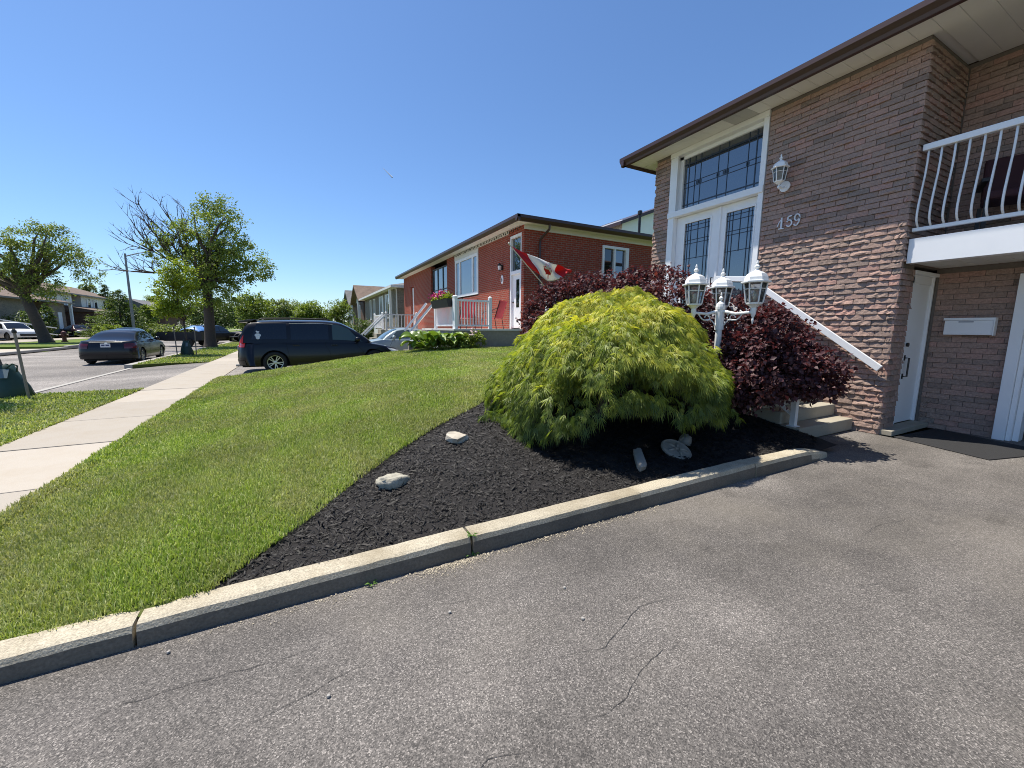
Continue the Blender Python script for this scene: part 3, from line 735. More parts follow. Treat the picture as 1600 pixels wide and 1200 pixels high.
add('mailbox_lid', MB().box(8.555, 8.668, 1.855, 2.365, 1.667, 1.70).box(8.556, 8.668, 1.853, 1.864, 1.45, 1.70), WHITEMETAL, mbx)
add('mail_label', MB().box(8.566, 8.5695, 2.06, 2.21, 1.635, 1.65), M('label_grey', (.25, .25, .28), .6), mbx)
# ---- garage opening with jamb and dark interior
gj = add('garage_jamb', MB().box(8.60, 8.72, 1.60, 1.715, 0, 2.28).box(8.64, 8.78, 1.55, 1.598, 0, 2.25).box(8.70, 8.90, 1.49, 1.548, 0, 2.25).box(8.60, 8.9, -3.6, 1.6, 2.14, 2.28), WHITE, h1, bevel=.004)
add('garage_interior', MB().box(8.98, 12.4, 1.72, 1.8, 0, 2.5).box(12.3, 12.4, -4, 1.72, 0, 2.5).box(8.98, 12.4, -4.1, -4.0, 0, 2.5), M('garage_wall', (.22, .21, .20), .9, .1, 3), h1)
bn = thing('waste_bin', 'pale grey plastic bin standing just inside the dark garage', 'bin', (9.55, 1.33, 0))
add('bin_body', MB().lathe([(.17, 0), (.20, .02), (.24, .52), (.255, .53), (.255, .56)], (9.55, 1.33, 0), 16), M('pale_bin', (.52, .54, .55), .5), bn, smooth=False)
add('bin_lid', MB().lathe([(.262, .56), (.265, .59), (.2, .63), (.02, .645)], (9.55, 1.33, 0), 16), M('bin_lid', (.55, .50, .40), .5), bn)
# ---- entrance mat
tag(add('door_mat', MB().prism([(7.40, 2.37), (7.10, 1.40), (8.28, 1.10), (8.66, 2.30)], .002, .012), RUBBER, bevel=.003), 'flat black rubber mat on the asphalt before the side door', 'mat')

# ================================================================ front steps
st_ = thing('front_steps', 'concrete front steps climbing along the brick wall to the double doors', 'steps', (6.6, 2.9, 0))
for k in range(8):
    add('step', MB().box(5.915+(.001*k), 7.40-.001*k, 2.86+.25*k, 7.05, .18*k+(.001 if k else 0), .18*(k+1)), STEPM, st_, bevel=.014)
hr = thing('wall_handrail', 'white flat handrail sloping down the brick wall beside the steps', 'handrail', (7.33, 2.6, .9))
add('rail', MB().beam((7.33, 4.62, 2.42), (7.33, 2.60, .965), .04, .095).beam((7.33, 4.62, 2.42), (7.33, 5.3, 2.50), .04, .095), WHITEMETAL, hr, bevel=.006)
for y_ in (2.95, 4.2): add('bracket', MB().beam((7.34, y_, .965+(y_-2.6)*.72-.06), (7.41, y_, .965+(y_-2.6)*.72-.11), .03, .05), WHITEMETAL, hr)
orl = thing('step_railing', 'white metal stair railing on the open side of the steps, mostly behind the purple bush', 'railing', (6.0, 2.98, .18))
for (y_, zb_) in ((2.985, .18), (4.75, 1.44), (6.9, 1.44)):
    add('post', MB().box(5.96, 6.03, y_-.035, y_+.035, zb_, zb_+.98).box(5.935, 6.055, y_-.06, y_+.06, zb_, zb_+.012), WHITEMETAL, orl, bevel=.004)
add('rail', MB().beam((5.995, 2.98, 1.12), (5.995, 4.75, 2.38), .05, .05).beam((5.995, 2.98, .32), (5.995, 4.75, 1.56), .03, .04).beam((5.995, 4.75, 2.38), (5.995, 6.9, 2.38), .05, .05).beam((5.995, 4.75, 1.55), (5.995, 6.9, 1.55), .03, .04), WHITEMETAL, orl)
for k in range(13):
    y_ = 3.12+k*.125; add('baluster', MB().tube([(5.995, y_, .32+(y_-2.98)*.70), (5.995, y_, 1.12+(y_-2.98)*.712)], .009, 6), WHITEMETAL, orl)

# ================================================================ lanterns
def lantern(mb_body, mb_glass, c, s=1., n=6):
    x, y, z = c
    mb_body.lathe([(.03*s, 0), (.05*s, .02*s), (.075*s, .035*s), (.078*s, .05*s)], c, n)
    b0, t0 = .076*s, .105*s
    for j in range(n):
        a = 2*math.pi*j/n; p = Vector((x+b0*math.cos(a), y+b0*math.sin(a), z+.05*s)); q = Vector((x+t0*math.cos(a), y+t0*math.sin(a), z+.245*s))
        mb_body.tube([p, q], .0075*s, 5)
        a2 = 2*math.pi*(j+1)/n; f = .70
        r_ = b0+(t0-b0)*f; mb_body.tube([(x+r_*math.cos(a), y+r_*math.sin(a), z+(.05+.195*f)*s), (x+r_*math.cos(a2), y+r_*math.sin(a2), z+(.05+.195*f)*s)], .005*s, 4)
    mb_body.lathe([(.128*s, .243*s), (.135*s, .25*s), (.135*s, .262*s), (.108*s, .268*s), (.105*s, .30*s), (.085*s, .335*s), (.045*s, .36*s), (.02*s, .372*s), (.014*s, .385*s), (.026*s, .40*s), (.026*s, .412*s), (.010*s, .43*s), (.013*s, .445*s), (.005*s, .47*s)], c, n)
    mb_glass.lathe([(b0*.96, .052*s), (t0*.96, .243*s)], c, n)
LAMPW = M('white_lamp_enamel', (.80, .80, .78), .38, .06, 12)
lp = thing('lamp_post', 'white three-lantern garden lamp post standing between the green and purple shrubs', 'lamp post', (4.93, 3.47, .25))
px, py = 4.93, 3.47
add('post', MB().tube([(px-.0, py, .12), (px, py, 1.50)], [.044, .040], 12).lathe([(.055, 1.50), (.055, 1.76), (.06, 1.765), (.06, 1.80), (.05, 1.84), (.02, 1.865), (.012, 1.88), (.026, 1.90), (.026, 1.915), (.008, 1.94), (.012, 1.955), (.004, 1.99)], (px, py, 0), 12), LAMPW, lp, smooth=False)
for ang, rr in ((155, .36), (-85, .42), (35, .36)):
    dx, dy = math.cos(R(ang)), math.sin(R(ang)); tip = Vector((px+dx*rr, py+dy*rr, 1.72))
    a = MB().tube([(px+dx*.04, py+dy*.04, 1.74), (px+dx*rr*.5, py+dy*rr*.5, 1.705), tip], [.022, .018, .018], 8)
    sc1 = [(px+dx*(.06+.02*k), py+dy*(.06+.02*k), 1.56+.012*k+.03*math.sin(k*.55)) for k in range(13)]
    a.tube(sc1, .0085, 5)
    sc2 = [(px+dx*(.17+.035*math.cos(t)), py+dy*(.17+.035*math.cos(t)), 1.655+.035*math.sin(t)) for t in np.linspace(0, 5.2, 12)]; a.tube(sc2, .007, 5)
    a.lathe([(.004, -.15), (.014, -.10), (.010, -.07), (.022, -.045), (.03, -.02), (.034, .03), (.03, .055)], tuple(tip), 10)
    arm = add('arm', a, LAMPW, lp, smooth=False)
    mb1, mb2 = MB(), MB(); c_ = (tip.x, tip.y, tip.z+.055); lantern(mb1, mb2, c_, 1.2)
    ln = add('lantern', mb1, LAMPW, lp); add('lantern_glass', mb2, CLEAR, ln)
    add('bulb', MB().lathe([(.012, .05), (.014, .10), (.020, .115), (.026, .15), (.02, .185), (.003, .2)], c_, 10), M('bulb_glass', (.75, .74, .70), .2), ln, smooth=True)
wl_ = thing('wall_lantern', 'white carriage lantern fixed to the brick wall above the house number', 'lantern', (7.40, 4.17, 3.85))
mb1, mb2 = MB(), MB(); lantern(mb1, mb2, (7.22, 4.20, 3.915), 1.0, 6)
wb = add('lantern', mb1, WHITEMETAL, wl_); add('lantern_glass', mb2, CLEAR, wb)
add('backplate', MB().lathe([(.085, 0), (.085, .02), (.06, .035), (.03, .04)], (7.37, 4.19, 3.90), 12, 'x').tube([(7.38, 4.19, 3.90), (7.30, 4.19, 3.86), (7.24, 4.20, 3.88), (7.22, 4.20, 3.925)], .016).lathe([(.003, -.04), (.02, -.02), (.02, .0), (.01, .02)], (7.22, 4.20, 3.88), 8), WHITEMETAL, wl_)

# ================================================================ stones in the bed
def stone(name, label, cat, c, size, rot, seed, mat, flat=.5, rough=.12, sharp=False):
    r = np.random.default_rng(seed); n, m_ = (9, 5) if sharp else (16, 9); rows = []
    for i in range(m_+1):
        ph = math.pi*i/m_-math.pi/2
        row = []
        for j in range(n):
            th = 2*math.pi*j/n; d = np.array([math.cos(ph)*math.cos(th), math.cos(ph)*math.sin(th), math.sin(ph)])
            e = np.sign(d)*np.abs(d)**(.55 if sharp else .8)
            row.append(e)
        rows.append(row)
    P = np.array(rows).reshape(-1, 3)
    nb = np.zeros(len(P))
    for k in range(5):
        w = r.normal(0, 2.2*(k*.8+1), 3); nb += np.sin(P@w+r.uniform(0, 6))/(1+k*.7)
    P = P*(1+rough*nb[:, None]*.5)
    P[:n] = P[:n].mean(0); P[-n:] = P[-n:].mean(0)
    P = P*np.array(size)/2
    mb = MB(); mb.v = [tuple(p) for p in P]
    mb.f = [(i*n+j, i*n+(j+1) % n, (i+1)*n+(j+1) % n, (i+1)*n+j) for i in range(m_) for j in range(n)]
    o = add(name, mb, mat, None, loc=c, smooth=not sharp); o.rotation_euler = rot
    return tag(o, label, cat)
PITTED = M('pitted_limestone', (.40, .375, .30), .95, .25, 9, bump=1., bs=38, dirt=((.12, .11, .09), 26, .8))
SANDST = M('sandstone', (.50, .44, .35), .9, .18, 8, bump=.5, bs=45)
GREYROCK = M('grey_rock', (.28, .26, .225), .9, .25, 9, bump=.7, bs=40)
def bz(x, y): return float(bed_z(np.array([x]), np.array([y]))[0])
stone('garden_stone', 'pitted pale limestone lump lying on the black mulch', 'stone', (.62, 3.30, bz(.62, 3.30)+.018), (.28, .17, .11), (0, .1, .2), 3, PITTED, rough=.3)
stone('garden_stone', 'flat angular tan sandstone piece on the mulch near the lawn edge', 'stone', (1.42, 3.95, bz(1.42, 3.95)+.03), (.25, .18, .10), (.22, .12, .5), 8, SANDST, rough=.16, sharp=True)
stone('garden_stone', 'long narrow grey stone lying tilted in the shade of the green shrub', 'stone', (2.98, 2.86, bz(2.98, 2.86)+.04), (.46, .10, .10), (.1, -.12, .95), 5, GREYROCK, rough=.2, sharp=True)
stone('garden_stone', 'small grey rock behind the round carved garden plaque', 'stone', (3.95, 3.10, bz(3.95, 3.10)+.03), (.22, .13, .12), (.1, -.2, .4), 6, GREYROCK, rough=.25)
pl = thing('garden_plaque', 'round carved concrete garden plaque leaning in the shaded mulch', 'plaque', (3.60, 2.93, bz(3.6, 2.93)+.05))
pl.rotation_euler = (R(22), R(-12), R(25))
add('disc', MB().lathe([(.14, -.03), (.165, -.02), (.168, .0), (.155, .014), (.145, .008), (.01, .008)], (0, 0, 0), 26), GREYROCK, pl, world=False)
rl_ = MB()
for k in range(5):
    a = 2*math.pi*k/5; rl_.tube([(.03*math.cos(a), .03*math.sin(a), .012), (.075*math.cos(a+.25), .075*math.sin(a+.25), .016), (.118*math.cos(a+.1), .118*math.sin(a+.1), .012)], [.012, .016, .006], 6)
rl_.lathe([(.03, .006), (.026, .02), (.004, .024)], (0, 0, 0), 10)
add('relief', rl_, GREYROCK, pl, world=False, smooth=True)

# ================================================================ VEGETATION
def unit(a): return a/np.maximum(np.linalg.norm(a, axis=1, keepdims=True), 1e-9)
def leaf_quads(P, D, Nn, L_, W, fold=.25):
    """diamond leaves: base, two sides, tip; folded along the midrib"""
    D = unit(D); S = unit(np.cross(D, Nn)); Nn = np.cross(S, D)
    l = L_[:, None]; w = W[:, None]
    V = np.stack([P, P+D*l*.45+S*w*.5+Nn*w*fold, P+D*l-Nn*l*.12, P+D*l*.45-S*w*.5+Nn*w*fold], 1).reshape(-1, 3)
    i = np.arange(len(P))[:, None]*4
    F = np.concatenate([i+[0, 1, 2], i+[0, 2, 3]], 1).reshape(-1, 3)
    return V, F
def rand_dirs(r, n): return unit(r.normal(0, 1, (n, 3)))

# ---------------------------------------------------------------- cut-leaf maple mound
MAPC = np.array([3.58, 4.18]); GZ = lz(3.58, 4.18)
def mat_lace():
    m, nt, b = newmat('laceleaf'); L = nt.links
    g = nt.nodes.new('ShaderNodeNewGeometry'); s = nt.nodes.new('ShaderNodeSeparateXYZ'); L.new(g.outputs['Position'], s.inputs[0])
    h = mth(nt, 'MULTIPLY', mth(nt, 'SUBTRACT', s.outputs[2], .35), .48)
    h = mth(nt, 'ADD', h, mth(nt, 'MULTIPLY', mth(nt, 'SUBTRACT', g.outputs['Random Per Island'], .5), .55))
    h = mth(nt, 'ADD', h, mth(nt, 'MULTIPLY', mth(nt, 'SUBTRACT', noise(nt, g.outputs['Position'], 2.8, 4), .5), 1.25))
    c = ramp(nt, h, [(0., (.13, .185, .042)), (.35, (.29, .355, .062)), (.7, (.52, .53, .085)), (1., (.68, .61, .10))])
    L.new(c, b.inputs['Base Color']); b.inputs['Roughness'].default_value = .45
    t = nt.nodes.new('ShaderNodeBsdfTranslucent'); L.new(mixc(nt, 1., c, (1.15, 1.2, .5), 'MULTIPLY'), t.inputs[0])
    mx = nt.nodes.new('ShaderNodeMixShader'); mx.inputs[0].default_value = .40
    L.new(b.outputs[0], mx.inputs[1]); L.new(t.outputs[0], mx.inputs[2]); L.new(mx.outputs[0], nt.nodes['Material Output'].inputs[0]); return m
def dome(th, rho, shrink=1.):
    """point and outward normal on the mound; th azimuth, rho 0..1 from top to rim"""
    Rr = (1.50+.10*np.sin(2*th+.6)+.06*np.sin(3*th+2.)+.05*np.sin(7*th)+.20*np.exp(-(((th % (2*np.pi))-5.0)/.5)**2))*shrink
    zt = 1.79-(1-shrink)*1.2; tw = (th % (2*np.pi)); zb = .50+.05*np.sin(3*th+1.)+.05*np.sin(8*th)+.15*np.exp(-((tw-4.25)/.55)**2)-.12*np.exp(-((tw-3.1)/.5)**2)
    r = Rr*rho; z = zb+(zt-zb)*np.clip(1-rho**2.15, 0, 1)**.62
    x = MAPC[0]+r*np.cos(th); y = MAPC[1]+r*np.sin(th)*.95
    z = z+.15*smooth_noise(x*1.0, y*1.0, 2.9, 31)*(1-.3*rho)+.16*np.exp(-((x-3.95)**2+(y-4.45)**2)/.05)
    return np.stack([x, y, z], 1)
def lace(seed):
    r = np.random.default_rng(seed)
    nc = 150; th = r.uniform(0, 2*np.pi, nc); rho = np.sqrt(r.uniform(0, 1, nc))*.55+r.uniform(0, 1, nc)*.45; rho = np.clip(rho**.72, 0, 1)
    C = dome(th, rho)+0; sh = r.uniform(-.03, .05, nc)
    out = unit(np.stack([np.cos(th)*(rho+.05), np.sin(th)*(rho+.05), 1.05-rho], 1)); C = C+out*sh[:, None]
    per = 54; n = nc*per; ci = np.repeat(np.arange(nc), per)
    rad = r.uniform(.10, .30, nc)[ci]; a = r.uniform(0, 2*np.pi, n); q = np.sqrt(r.uniform(0, 1, n))*rad
    o = out[ci]; t1 = unit(np.cross(o, np.tile([0, 0, 1.], (n, 1))+.001)); t2 = np.cross(o, t1)
    P = C[ci]+t1*(q*np.cos(a))[:, None]+t2*(q*np.sin(a))[:, None]+o*r.normal(.0, .012, n)[:, None]
    P[:, 2] -= (q**2)*.9+r.uniform(0, .07, n)
    down = np.tile([0, 0, -1.], (n, 1)); outh = unit(np.stack([np.cos(th[ci]), np.sin(th[ci]), np.zeros(n)], 1))
    D = unit(outh*(.55+.2*r.normal(0, 1, n))[:, None]+down*(.25+.75*rho[ci])[:, None]+(t1*np.cos(a)[:, None]+t2*np.sin(a)[:, None])*.75+r.normal(0, .28, (n, 3)))
    # big drooping branch pads laid over one another
    pads = [(r.uniform(0, 6.28), r.uniform(.05, .35), 1.08) for _ in range(6)]+[(k*.698+r.uniform(-.2, .2), r.uniform(.5, .68), 1.05) for k in range(9)]+[(r.uniform(0, 6.28), r.uniform(.3, .8), 1.) for k in range(7)]+[(k*.449+r.uniform(-.15, .15), r.uniform(.80, .95), 1.02) for k in range(14)]
    for (pt, pr, sc1) in pads:
        c0 = dome(np.array([pt]), np.array([pr]))[0]; m = int(r.uniform(800, 1150)); Rp = r.uniform(.26, .50)
        qa = r.uniform(0, 2*np.pi, m); qq = np.sqrt(r.uniform(0, 1, m))*Rp*(1+.25*np.sin(3*qa+pt))
        ox = np.array([math.cos(pt), math.sin(pt), 0.]); off = np.stack([qq*np.cos(qa), qq*np.sin(qa), np.zeros(m)], 1); al = off@ox
        Pp = c0+ox*.05+off; Pp[:, 2] += r.uniform(.06, .17)-qq**2*r.uniform(.9, 1.5)-al*(.25+.45*pr)+r.normal(0, .022, m)-r.uniform(0, 1, m)**3*.10
        Dp = unit(off/np.maximum(qq, .02)[:, None]*.6+ox*.45+np.array([0, 0, -1.])*(.45+qq/Rp*.9)[:, None]+r.normal(0, .32, (m, 3)))
        thp = np.arctan2(Pp[:, 1]-MAPC[1], Pp[:, 0]-MAPC[0]); rim = dome(thp, np.ones(m)); rr = np.hypot(rim[:, 0]-MAPC[0], rim[:, 1]-MAPC[1]); r0_ = np.hypot(Pp[:, 0]-MAPC[0], Pp[:, 1]-MAPC[1]); kk = np.minimum(1, rr*1.04/r0_)
        Pp[:, :2] = MAPC+(Pp[:, :2]-MAPC)*kk[:, None]; Pp[:, 2] = np.maximum(Pp[:, 2], rim[:, 2]-r.uniform(0, .10, m))
        P = np.vstack([P, Pp]); D = np.vstack([D, Dp])
    # stray sprays breaking the outline
    for _ in range(85):
        a0, q0 = r.uniform(0, 6.28), r.uniform(.1, 1.0)**.6; c0 = dome(np.array([a0]), np.array([q0]))[0]
        dv = unit(np.array([[math.cos(a0)*(q0+.1), math.sin(a0)*(q0+.1), 1.15-q0]])+r.normal(0, .35, (1, 3)))[0]; ln_ = r.uniform(.12, .30); k_ = r.integers(9, 18); tt = np.linspace(.2, 1, k_)
        Ps_ = c0+dv*(ln_*tt)[:, None]+np.array([0, 0, -1.])*(ln_*.75*tt**2)[:, None]+r.normal(0, .014, (k_, 3))
        P = np.vstack([P, Ps_]); D = np.vstack([D, unit(dv+np.array([0, 0, -1.])*tt[:, None]*1.3+r.normal(0, .35, (k_, 3)))])
    # deeper, sparser inner shell
    m2 = 5200; th2 = r.uniform(0, 2*np.pi, m2); rh2 = np.clip(r.uniform(0, 1, m2)**.5, 0, 1); P2 = dome(th2, rh2, 1.)
    ctr = np.array([MAPC[0], MAPC[1], .9]); k = r.uniform(.70, .95, m2)[:, None]; P2 = ctr+(P2-ctr)*k
    D2 = unit(np.stack([np.cos(th2), np.sin(th2), -rh2*1.2], 1)+r.normal(0, .5, (m2, 3)))
    # loose wisps at the rim hanging to the ground
    m3 = 1500; th3 = r.choice([2.9, 3.35, 3.8, 4.3, 4.75, 5.3, 5.7, .2, 1.0, 2.0], m3)+r.normal(0, .11, m3); P3 = dome(th3, np.full(m3, .985)); P3[:, 2] -= r.uniform(0, .17, m3); P3[:, :2] += r.normal(0, .035, (m3, 2))
    D3 = unit(np.stack([np.cos(th3)*.4, np.sin(th3)*.4, -np.ones(m3)], 1)+r.normal(0, .3, (m3, 3)))
    P = np.vstack([P, P2, P3]); D = np.vstack([D, D2, D3]); n = len(P)
    gz = lawn_z(P[:, 0], P[:, 1])+.03; P[:, 2] = np.maximum(P[:, 2], gz+.03)
    Nn = unit(np.array([0, 0, 1.])+r.normal(0, .35, (n, 3))); S = unit(np.cross(D, Nn)); Nn = np.cross(S, D)
    size = r.uniform(.065, .130, n); Vs, Fs_ = [], []
    k = 0
    for li, f in enumerate((-.95, -.6, -.28, 0, .28, .6, .95)):
        ln = size*(1-.30*abs(f))*r.uniform(.75, 1.2, n); w = size*r.uniform(.055, .085, n)
        d = unit(D*np.cos(f)+S*np.sin(f)); s2 = unit(np.cross(d, Nn)); dr_ = r.uniform(.1, .55, n)
        mid = P+d*(ln*.5)[:, None]; tip = P+d*(ln*.96)[:, None]; tip[:, 2] -= ln*dr_; mid[:, 2] -= ln*dr_*.2
        V = np.stack([P, mid+s2*w[:, None]*.5, tip, mid-s2*w[:, None]*.5], 1)
        Vs.append(V)
    V = np.stack(Vs, 1).reshape(-1, 3)               # n, 7 lobes, 4 verts
    # lobes of one leaf share an island through the base: weld by using the first lobe's base vertex
    base = np.arange(n)*28; i = base[:, None, None]+np.arange(7)[None, :, None]*4
    tri = np.concatenate([np.broadcast_to(base[:, None, None], i.shape), i+1, i+2, np.broadcast_to(base[:, None, None], i.shape), i+2, i+3], 2).reshape(-1, 3)
    return V, tri
mp = thing('laceleaf_maple', 'mounded cut-leaf maple with feathery yellow-green weeping foliage on the mulch', 'shrub', (3.58, 4.18, GZ))
def vadd(name, V, F, mat, parent):
    r_ = root_loc(parent); return place(name, npmesh(name, V-np.array([r_.x, r_.y, r_.z]), F), mat, parent)
V, F = lace(12); print('lace tris', len(F))
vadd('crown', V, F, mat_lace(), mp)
tb = MB(); tb.tube([(3.58, 4.18, GZ-.05), (3.61, 4.16, GZ+.25), (3.55, 4.19, GZ+.5)], [.085, .075, .07], 9)
for k in range(11):
    a = k*.571+.2; pts = [(3.57, 4.18, GZ+.42)]
    for j in range(1, 6):
        t = j/5; pts.append((3.57+1.15*t*math.cos(a)+random.gauss(0, .04), 4.18+1.1*t*math.sin(a)+random.gauss(0, .04), GZ+.42+.72*math.sin(t*2.2)*(.9+.15*math.sin(k*2.3))))
    tb.tube(pts, [.05, .038, .028, .02, .013, .006], 6)
add('trunk', tb, BARKGREY, mp, smooth=True)

# ---------------------------------------------------------------- purple smoke bush
PURPLE = None
def mat_purple():
    m, nt, b = newmat('purple_leaf'); L = nt.links
    g = nt.nodes.new('ShaderNodeNewGeometry'); r = g.outputs['Random Per Island']
    n_ = noise(nt, g.outputs['Position'], 1.6, 3)
    h = mth(nt, 'ADD', mth(nt, 'MULTIPLY', r, .65), mth(nt, 'MULTIPLY', mth(nt, 'SUBTRACT', n_, .35), 1.0))
    c = ramp(nt, h, [(0., (.045, .025, .030)), (.45, (.085, .042, .048)), (.8, (.14, .060, .062)), (1., (.23, .095, .06))])
    L.new(c, b.inputs['Base Color']); b.inputs['Roughness'].default_value = .55; b.inputs['Specular IOR Level'].default_value = .3
    t = nt.nodes.new('ShaderNodeBsdfTranslucent'); L.new(mixc(nt, 1., c, (1.8, .8, .7), 'MULTIPLY'), t.inputs[0])
    mx = nt.nodes.new('ShaderNodeMixShader'); mx.inputs[0].default_value = .25
    L.new(b.outputs[0], mx.inputs[1]); L.new(t.outputs[0], mx.inputs[2]); L.new(mx.outputs[0], nt.nodes['Material Output'].inputs[0]); return m
def clump_foliage(r, ells, n_clump, per, crad, leaf, lw, shell=.55, droop=.2):
    """leaves gathered in clumps through ellipsoids; ells: (cx,cy,cz,rx,ry,rz,weight)"""
    w = np.array([e[6] for e in ells], float); w /= w.sum(); idx = r.choice(len(ells), n_clump, p=w); E = np.array([e[:6] for e in ells])[idx]
    d = rand_dirs(r, n_clump); q = r.uniform(0, 1, n_clump)**(1/3)*(1-shell)+shell
    q = np.where(r.uniform(0, 1, n_clump) < .78, q, r.uniform(.2, .9, n_clump))
    C = E[:, :3]+d*q[:, None]*E[:, 3:6]
    cr = r.uniform(.6, 1.35, n_clump)*crad
    ci = np.repeat(np.arange(n_clump), per); n = len(ci)
    P = C[ci]+np.clip(r.normal(0, .5, (n, 3)), -1.15, 1.15)*cr[ci][:, None]*np.array([1, 1, .75])
    D = unit(d[ci]*.6+r.normal(0, .8, (n, 3))-np.array([0, 0, droop])); Nn = unit(np.array([0, 0, .9])+d[ci]*.4+r.normal(0, .55, (n, 3)))
    L_ = leaf*r.uniform(.65, 1.3, n); return P, D, Nn, L_, L_*lw, C
sb_ = thing('smoke_bush', 'wide dark purple-leaved bush behind the green mound and over the steps', 'bush', (5.4, 4.6, .55))
r = np.random.default_rng(44)
ells = [(5.72, 3.30, 1.22, .62, .52, .56, 5), (5.25, 3.05, 1.02, .6, .45, .48, 4), (5.72, 2.68, .95, .36, .30, .28, 2), (5.85, 4.0, 1.45, .6, .6, .55, 3), (5.35, 4.4, 1.45, .8, .8, .75, 4), (5.55, 5.2, 1.85, 1.0, .95, .70, 8), (4.95, 6.1, 1.84, .95, .8, .70, 7), (4.35, 6.35, 1.70, .66, .7, .66, 6), (5.7, 6.1, 1.85, .75, .75, .62, 3), (6.05, 3.1, .98, .36, .36, .32, 2), (5.35, 3.6, .75, .6, .5, .4, 2)]
P, D, Nn, L_, W, C = clump_foliage(r, ells, 1450, 34, .12, .062, .78, .66)
k = (P[:, 2] > lawn_z(P[:, 0], P[:, 1])+.08) & (P[:, 0] < 6.62-.25*np.clip(P[:, 2]-1.2, 0, 1))
V, F = leaf_quads(P[k], D[k], Nn[k], L_[k], W[k], .18)
vadd('crown', V, F, mat_purple(), sb_)
tb = MB()
for k in range(16):
    c = C[k*37 % len(C)]; a = (5.3+random.uniform(-.25, .25), 4.6+random.uniform(-.7, .5), .3)
    tb.tube([a, ((a[0]+c[0])/2+random.gauss(0, .06), (a[1]+c[1])/2, (a[2]+c[2])/2+.12), tuple(c)], [.03, .02, .006], 6)
add('stems', tb, BARK, sb_, smooth=True)

# ---------------------------------------------------------------- trees
def leafmat(name, a, b_, tr=.3, hue=.02, isl=.3):
    m, nt, b = newmat(name); L = nt.links
    g = nt.nodes.new('ShaderNodeNewGeometry'); r_ = g.outputs['Random Per Island']; n_ = noise(nt, g.outputs['Position'], .55, 3)
    c = ramp(nt, mth(nt, 'ADD', mth(nt, 'MULTIPLY', r_, .6), mth(nt, 'MULTIPLY', mth(nt, 'SUBTRACT', n_, .3), .9)), [(0., a), (1., b_)])
    L.new(c, b.inputs['Base Color']); b.inputs['Roughness'].default_value = .5
    t = nt.nodes.new('ShaderNodeBsdfTranslucent'); L.new(mixc(nt, 1., c, (1.2, 1.25, .6), 'MULTIPLY'), t.inputs[0])
    mx = nt.nodes.new('ShaderNodeMixShader'); mx.inputs[0].default_value = tr
    L.new(b.outputs[0], mx.inputs[1]); L.new(t.outputs[0], mx.inputs[2]); L.new(mx.outputs[0], nt.nodes['Material Output'].inputs[0]); MATS[name] = m; return m
LF_MID = leafmat('mid_green_leaf', (.11, .17, .03), (.29, .35, .065), .4)
LF_DARK = leafmat('dark_green_leaf', (.06, .10, .025), (.15, .21, .048))
LF_LIME = leafmat('lime_green_leaf', (.15, .22, .018), (.32, .38, .035), .38)
LF_LOCUST = leafmat('locust_leaf', (.11, .16, .04), (.27, .32, .07), .42)
LF_PALE = leafmat('pale_far_leaf', (.14, .19, .055), (.26, .30, .09))
def limb(mb, a, b, r0, r1, wob, n=5, seg=6):
    a = Vector(a); b = Vector(b); pts = [a]
    for i in range(1, n): pts.append(a.lerp(b, i/n)+Vector((random.gauss(0, wob), random.gauss(0, wob), random.gauss(0, wob)*.6+wob*.8*math.sin(math.pi*i/n))))
    pts.append(b); mb.tube(pts, [r0+(r1-r0)*i/n for i in range(n+1)], seg); return pts
def tree(name, label, base, fork, r0, ells, n_clump, per, crad, leaf, lw, mat, seed, bark=BARK, group=None, n_limb=14, shell=.5, cat='tree', extra=None):
    r = np.random.default_rng(seed); random.seed(seed)
    t = thing(name, label, cat, base, group=group)
    P, D, Nn, L_, W, C = clump_foliage(r, ells, n_clump, per, crad, leaf, lw, shell)
    V, F = leaf_quads(P, D, Nn, L_, W); vadd('crown', V, F, mat, t)
    if r0 > 0:
        mb = MB(); bx, by, bz_ = base
        mb.tube([(bx, by, bz_-.1), (bx, by, bz_+.08), (bx+(fork[0]-bx)*.12, by+(fork[1]-by)*.12, bz_+(fork[2]-bz_)*.14), (bx+(fork[0]-bx)*.5+.02, by+(fork[1]-by)*.5, bz_+(fork[2]-bz_)*.5), fork], [r0*1.55, r0*1.25, r0, r0*.9, r0*.8], 10)
        for k in range(n_limb):
            limb(mb, fork, C[(k*53) % len(C)], r0*.55, r0*.06, .12*np.linalg.norm(np.array(fork)-C[(k*53) % len(C)])/3+.03)
        if extra: extra(mb)
        add('trunk', mb, bark, t, smooth=True)
    return t
# main boulevard ash with a half-bare crown
def bare(mb):
    random.seed(90)
    def twig(a, d, L0, rad, lev):
        d = Vector(d).normalized(); n = 5; pts = [Vector(a)]
        for i in range(n): 
            d = (d+Vector((random.gauss(0, .10), random.gauss(0, .10), random.gauss(.03, .07)))).normalized(); pts.append(pts[-1]+d*L0/n)
        mb.tube(pts, [rad*(1-.8*i/n) for i in range(n+1)], 5 if lev < 2 else 4)
        if lev < 3:
            for k in range((6, 5, 3)[lev]):
                i = random.randint(1 if lev else 2, n); s = random.choice((-1, 1))
                dd = (d+Vector((random.gauss(0, .45), random.gauss(0, .4), random.gauss(.12, .42)))).normalized()
                twig(pts[i], dd, L0*random.uniform(.38, .62), rad*.5, lev+1)
    f = Vector((-5.45, 34.6, 4.4))
    for d, l in (((-.80, .0, .72), 3.8), ((-.98, .05, .42), 3.7), ((-.50, .0, .95), 4.0), ((-1.0, -.1, .22), 3.3), ((-.05, .1, 1.2), 3.7), ((.12, -.1, 1.15), 3.4), ((-.66, .1, .9), 3.9)):
        twig(f+Vector((0, 0, random.uniform(-.8, .6))), d, l, .10, 0)
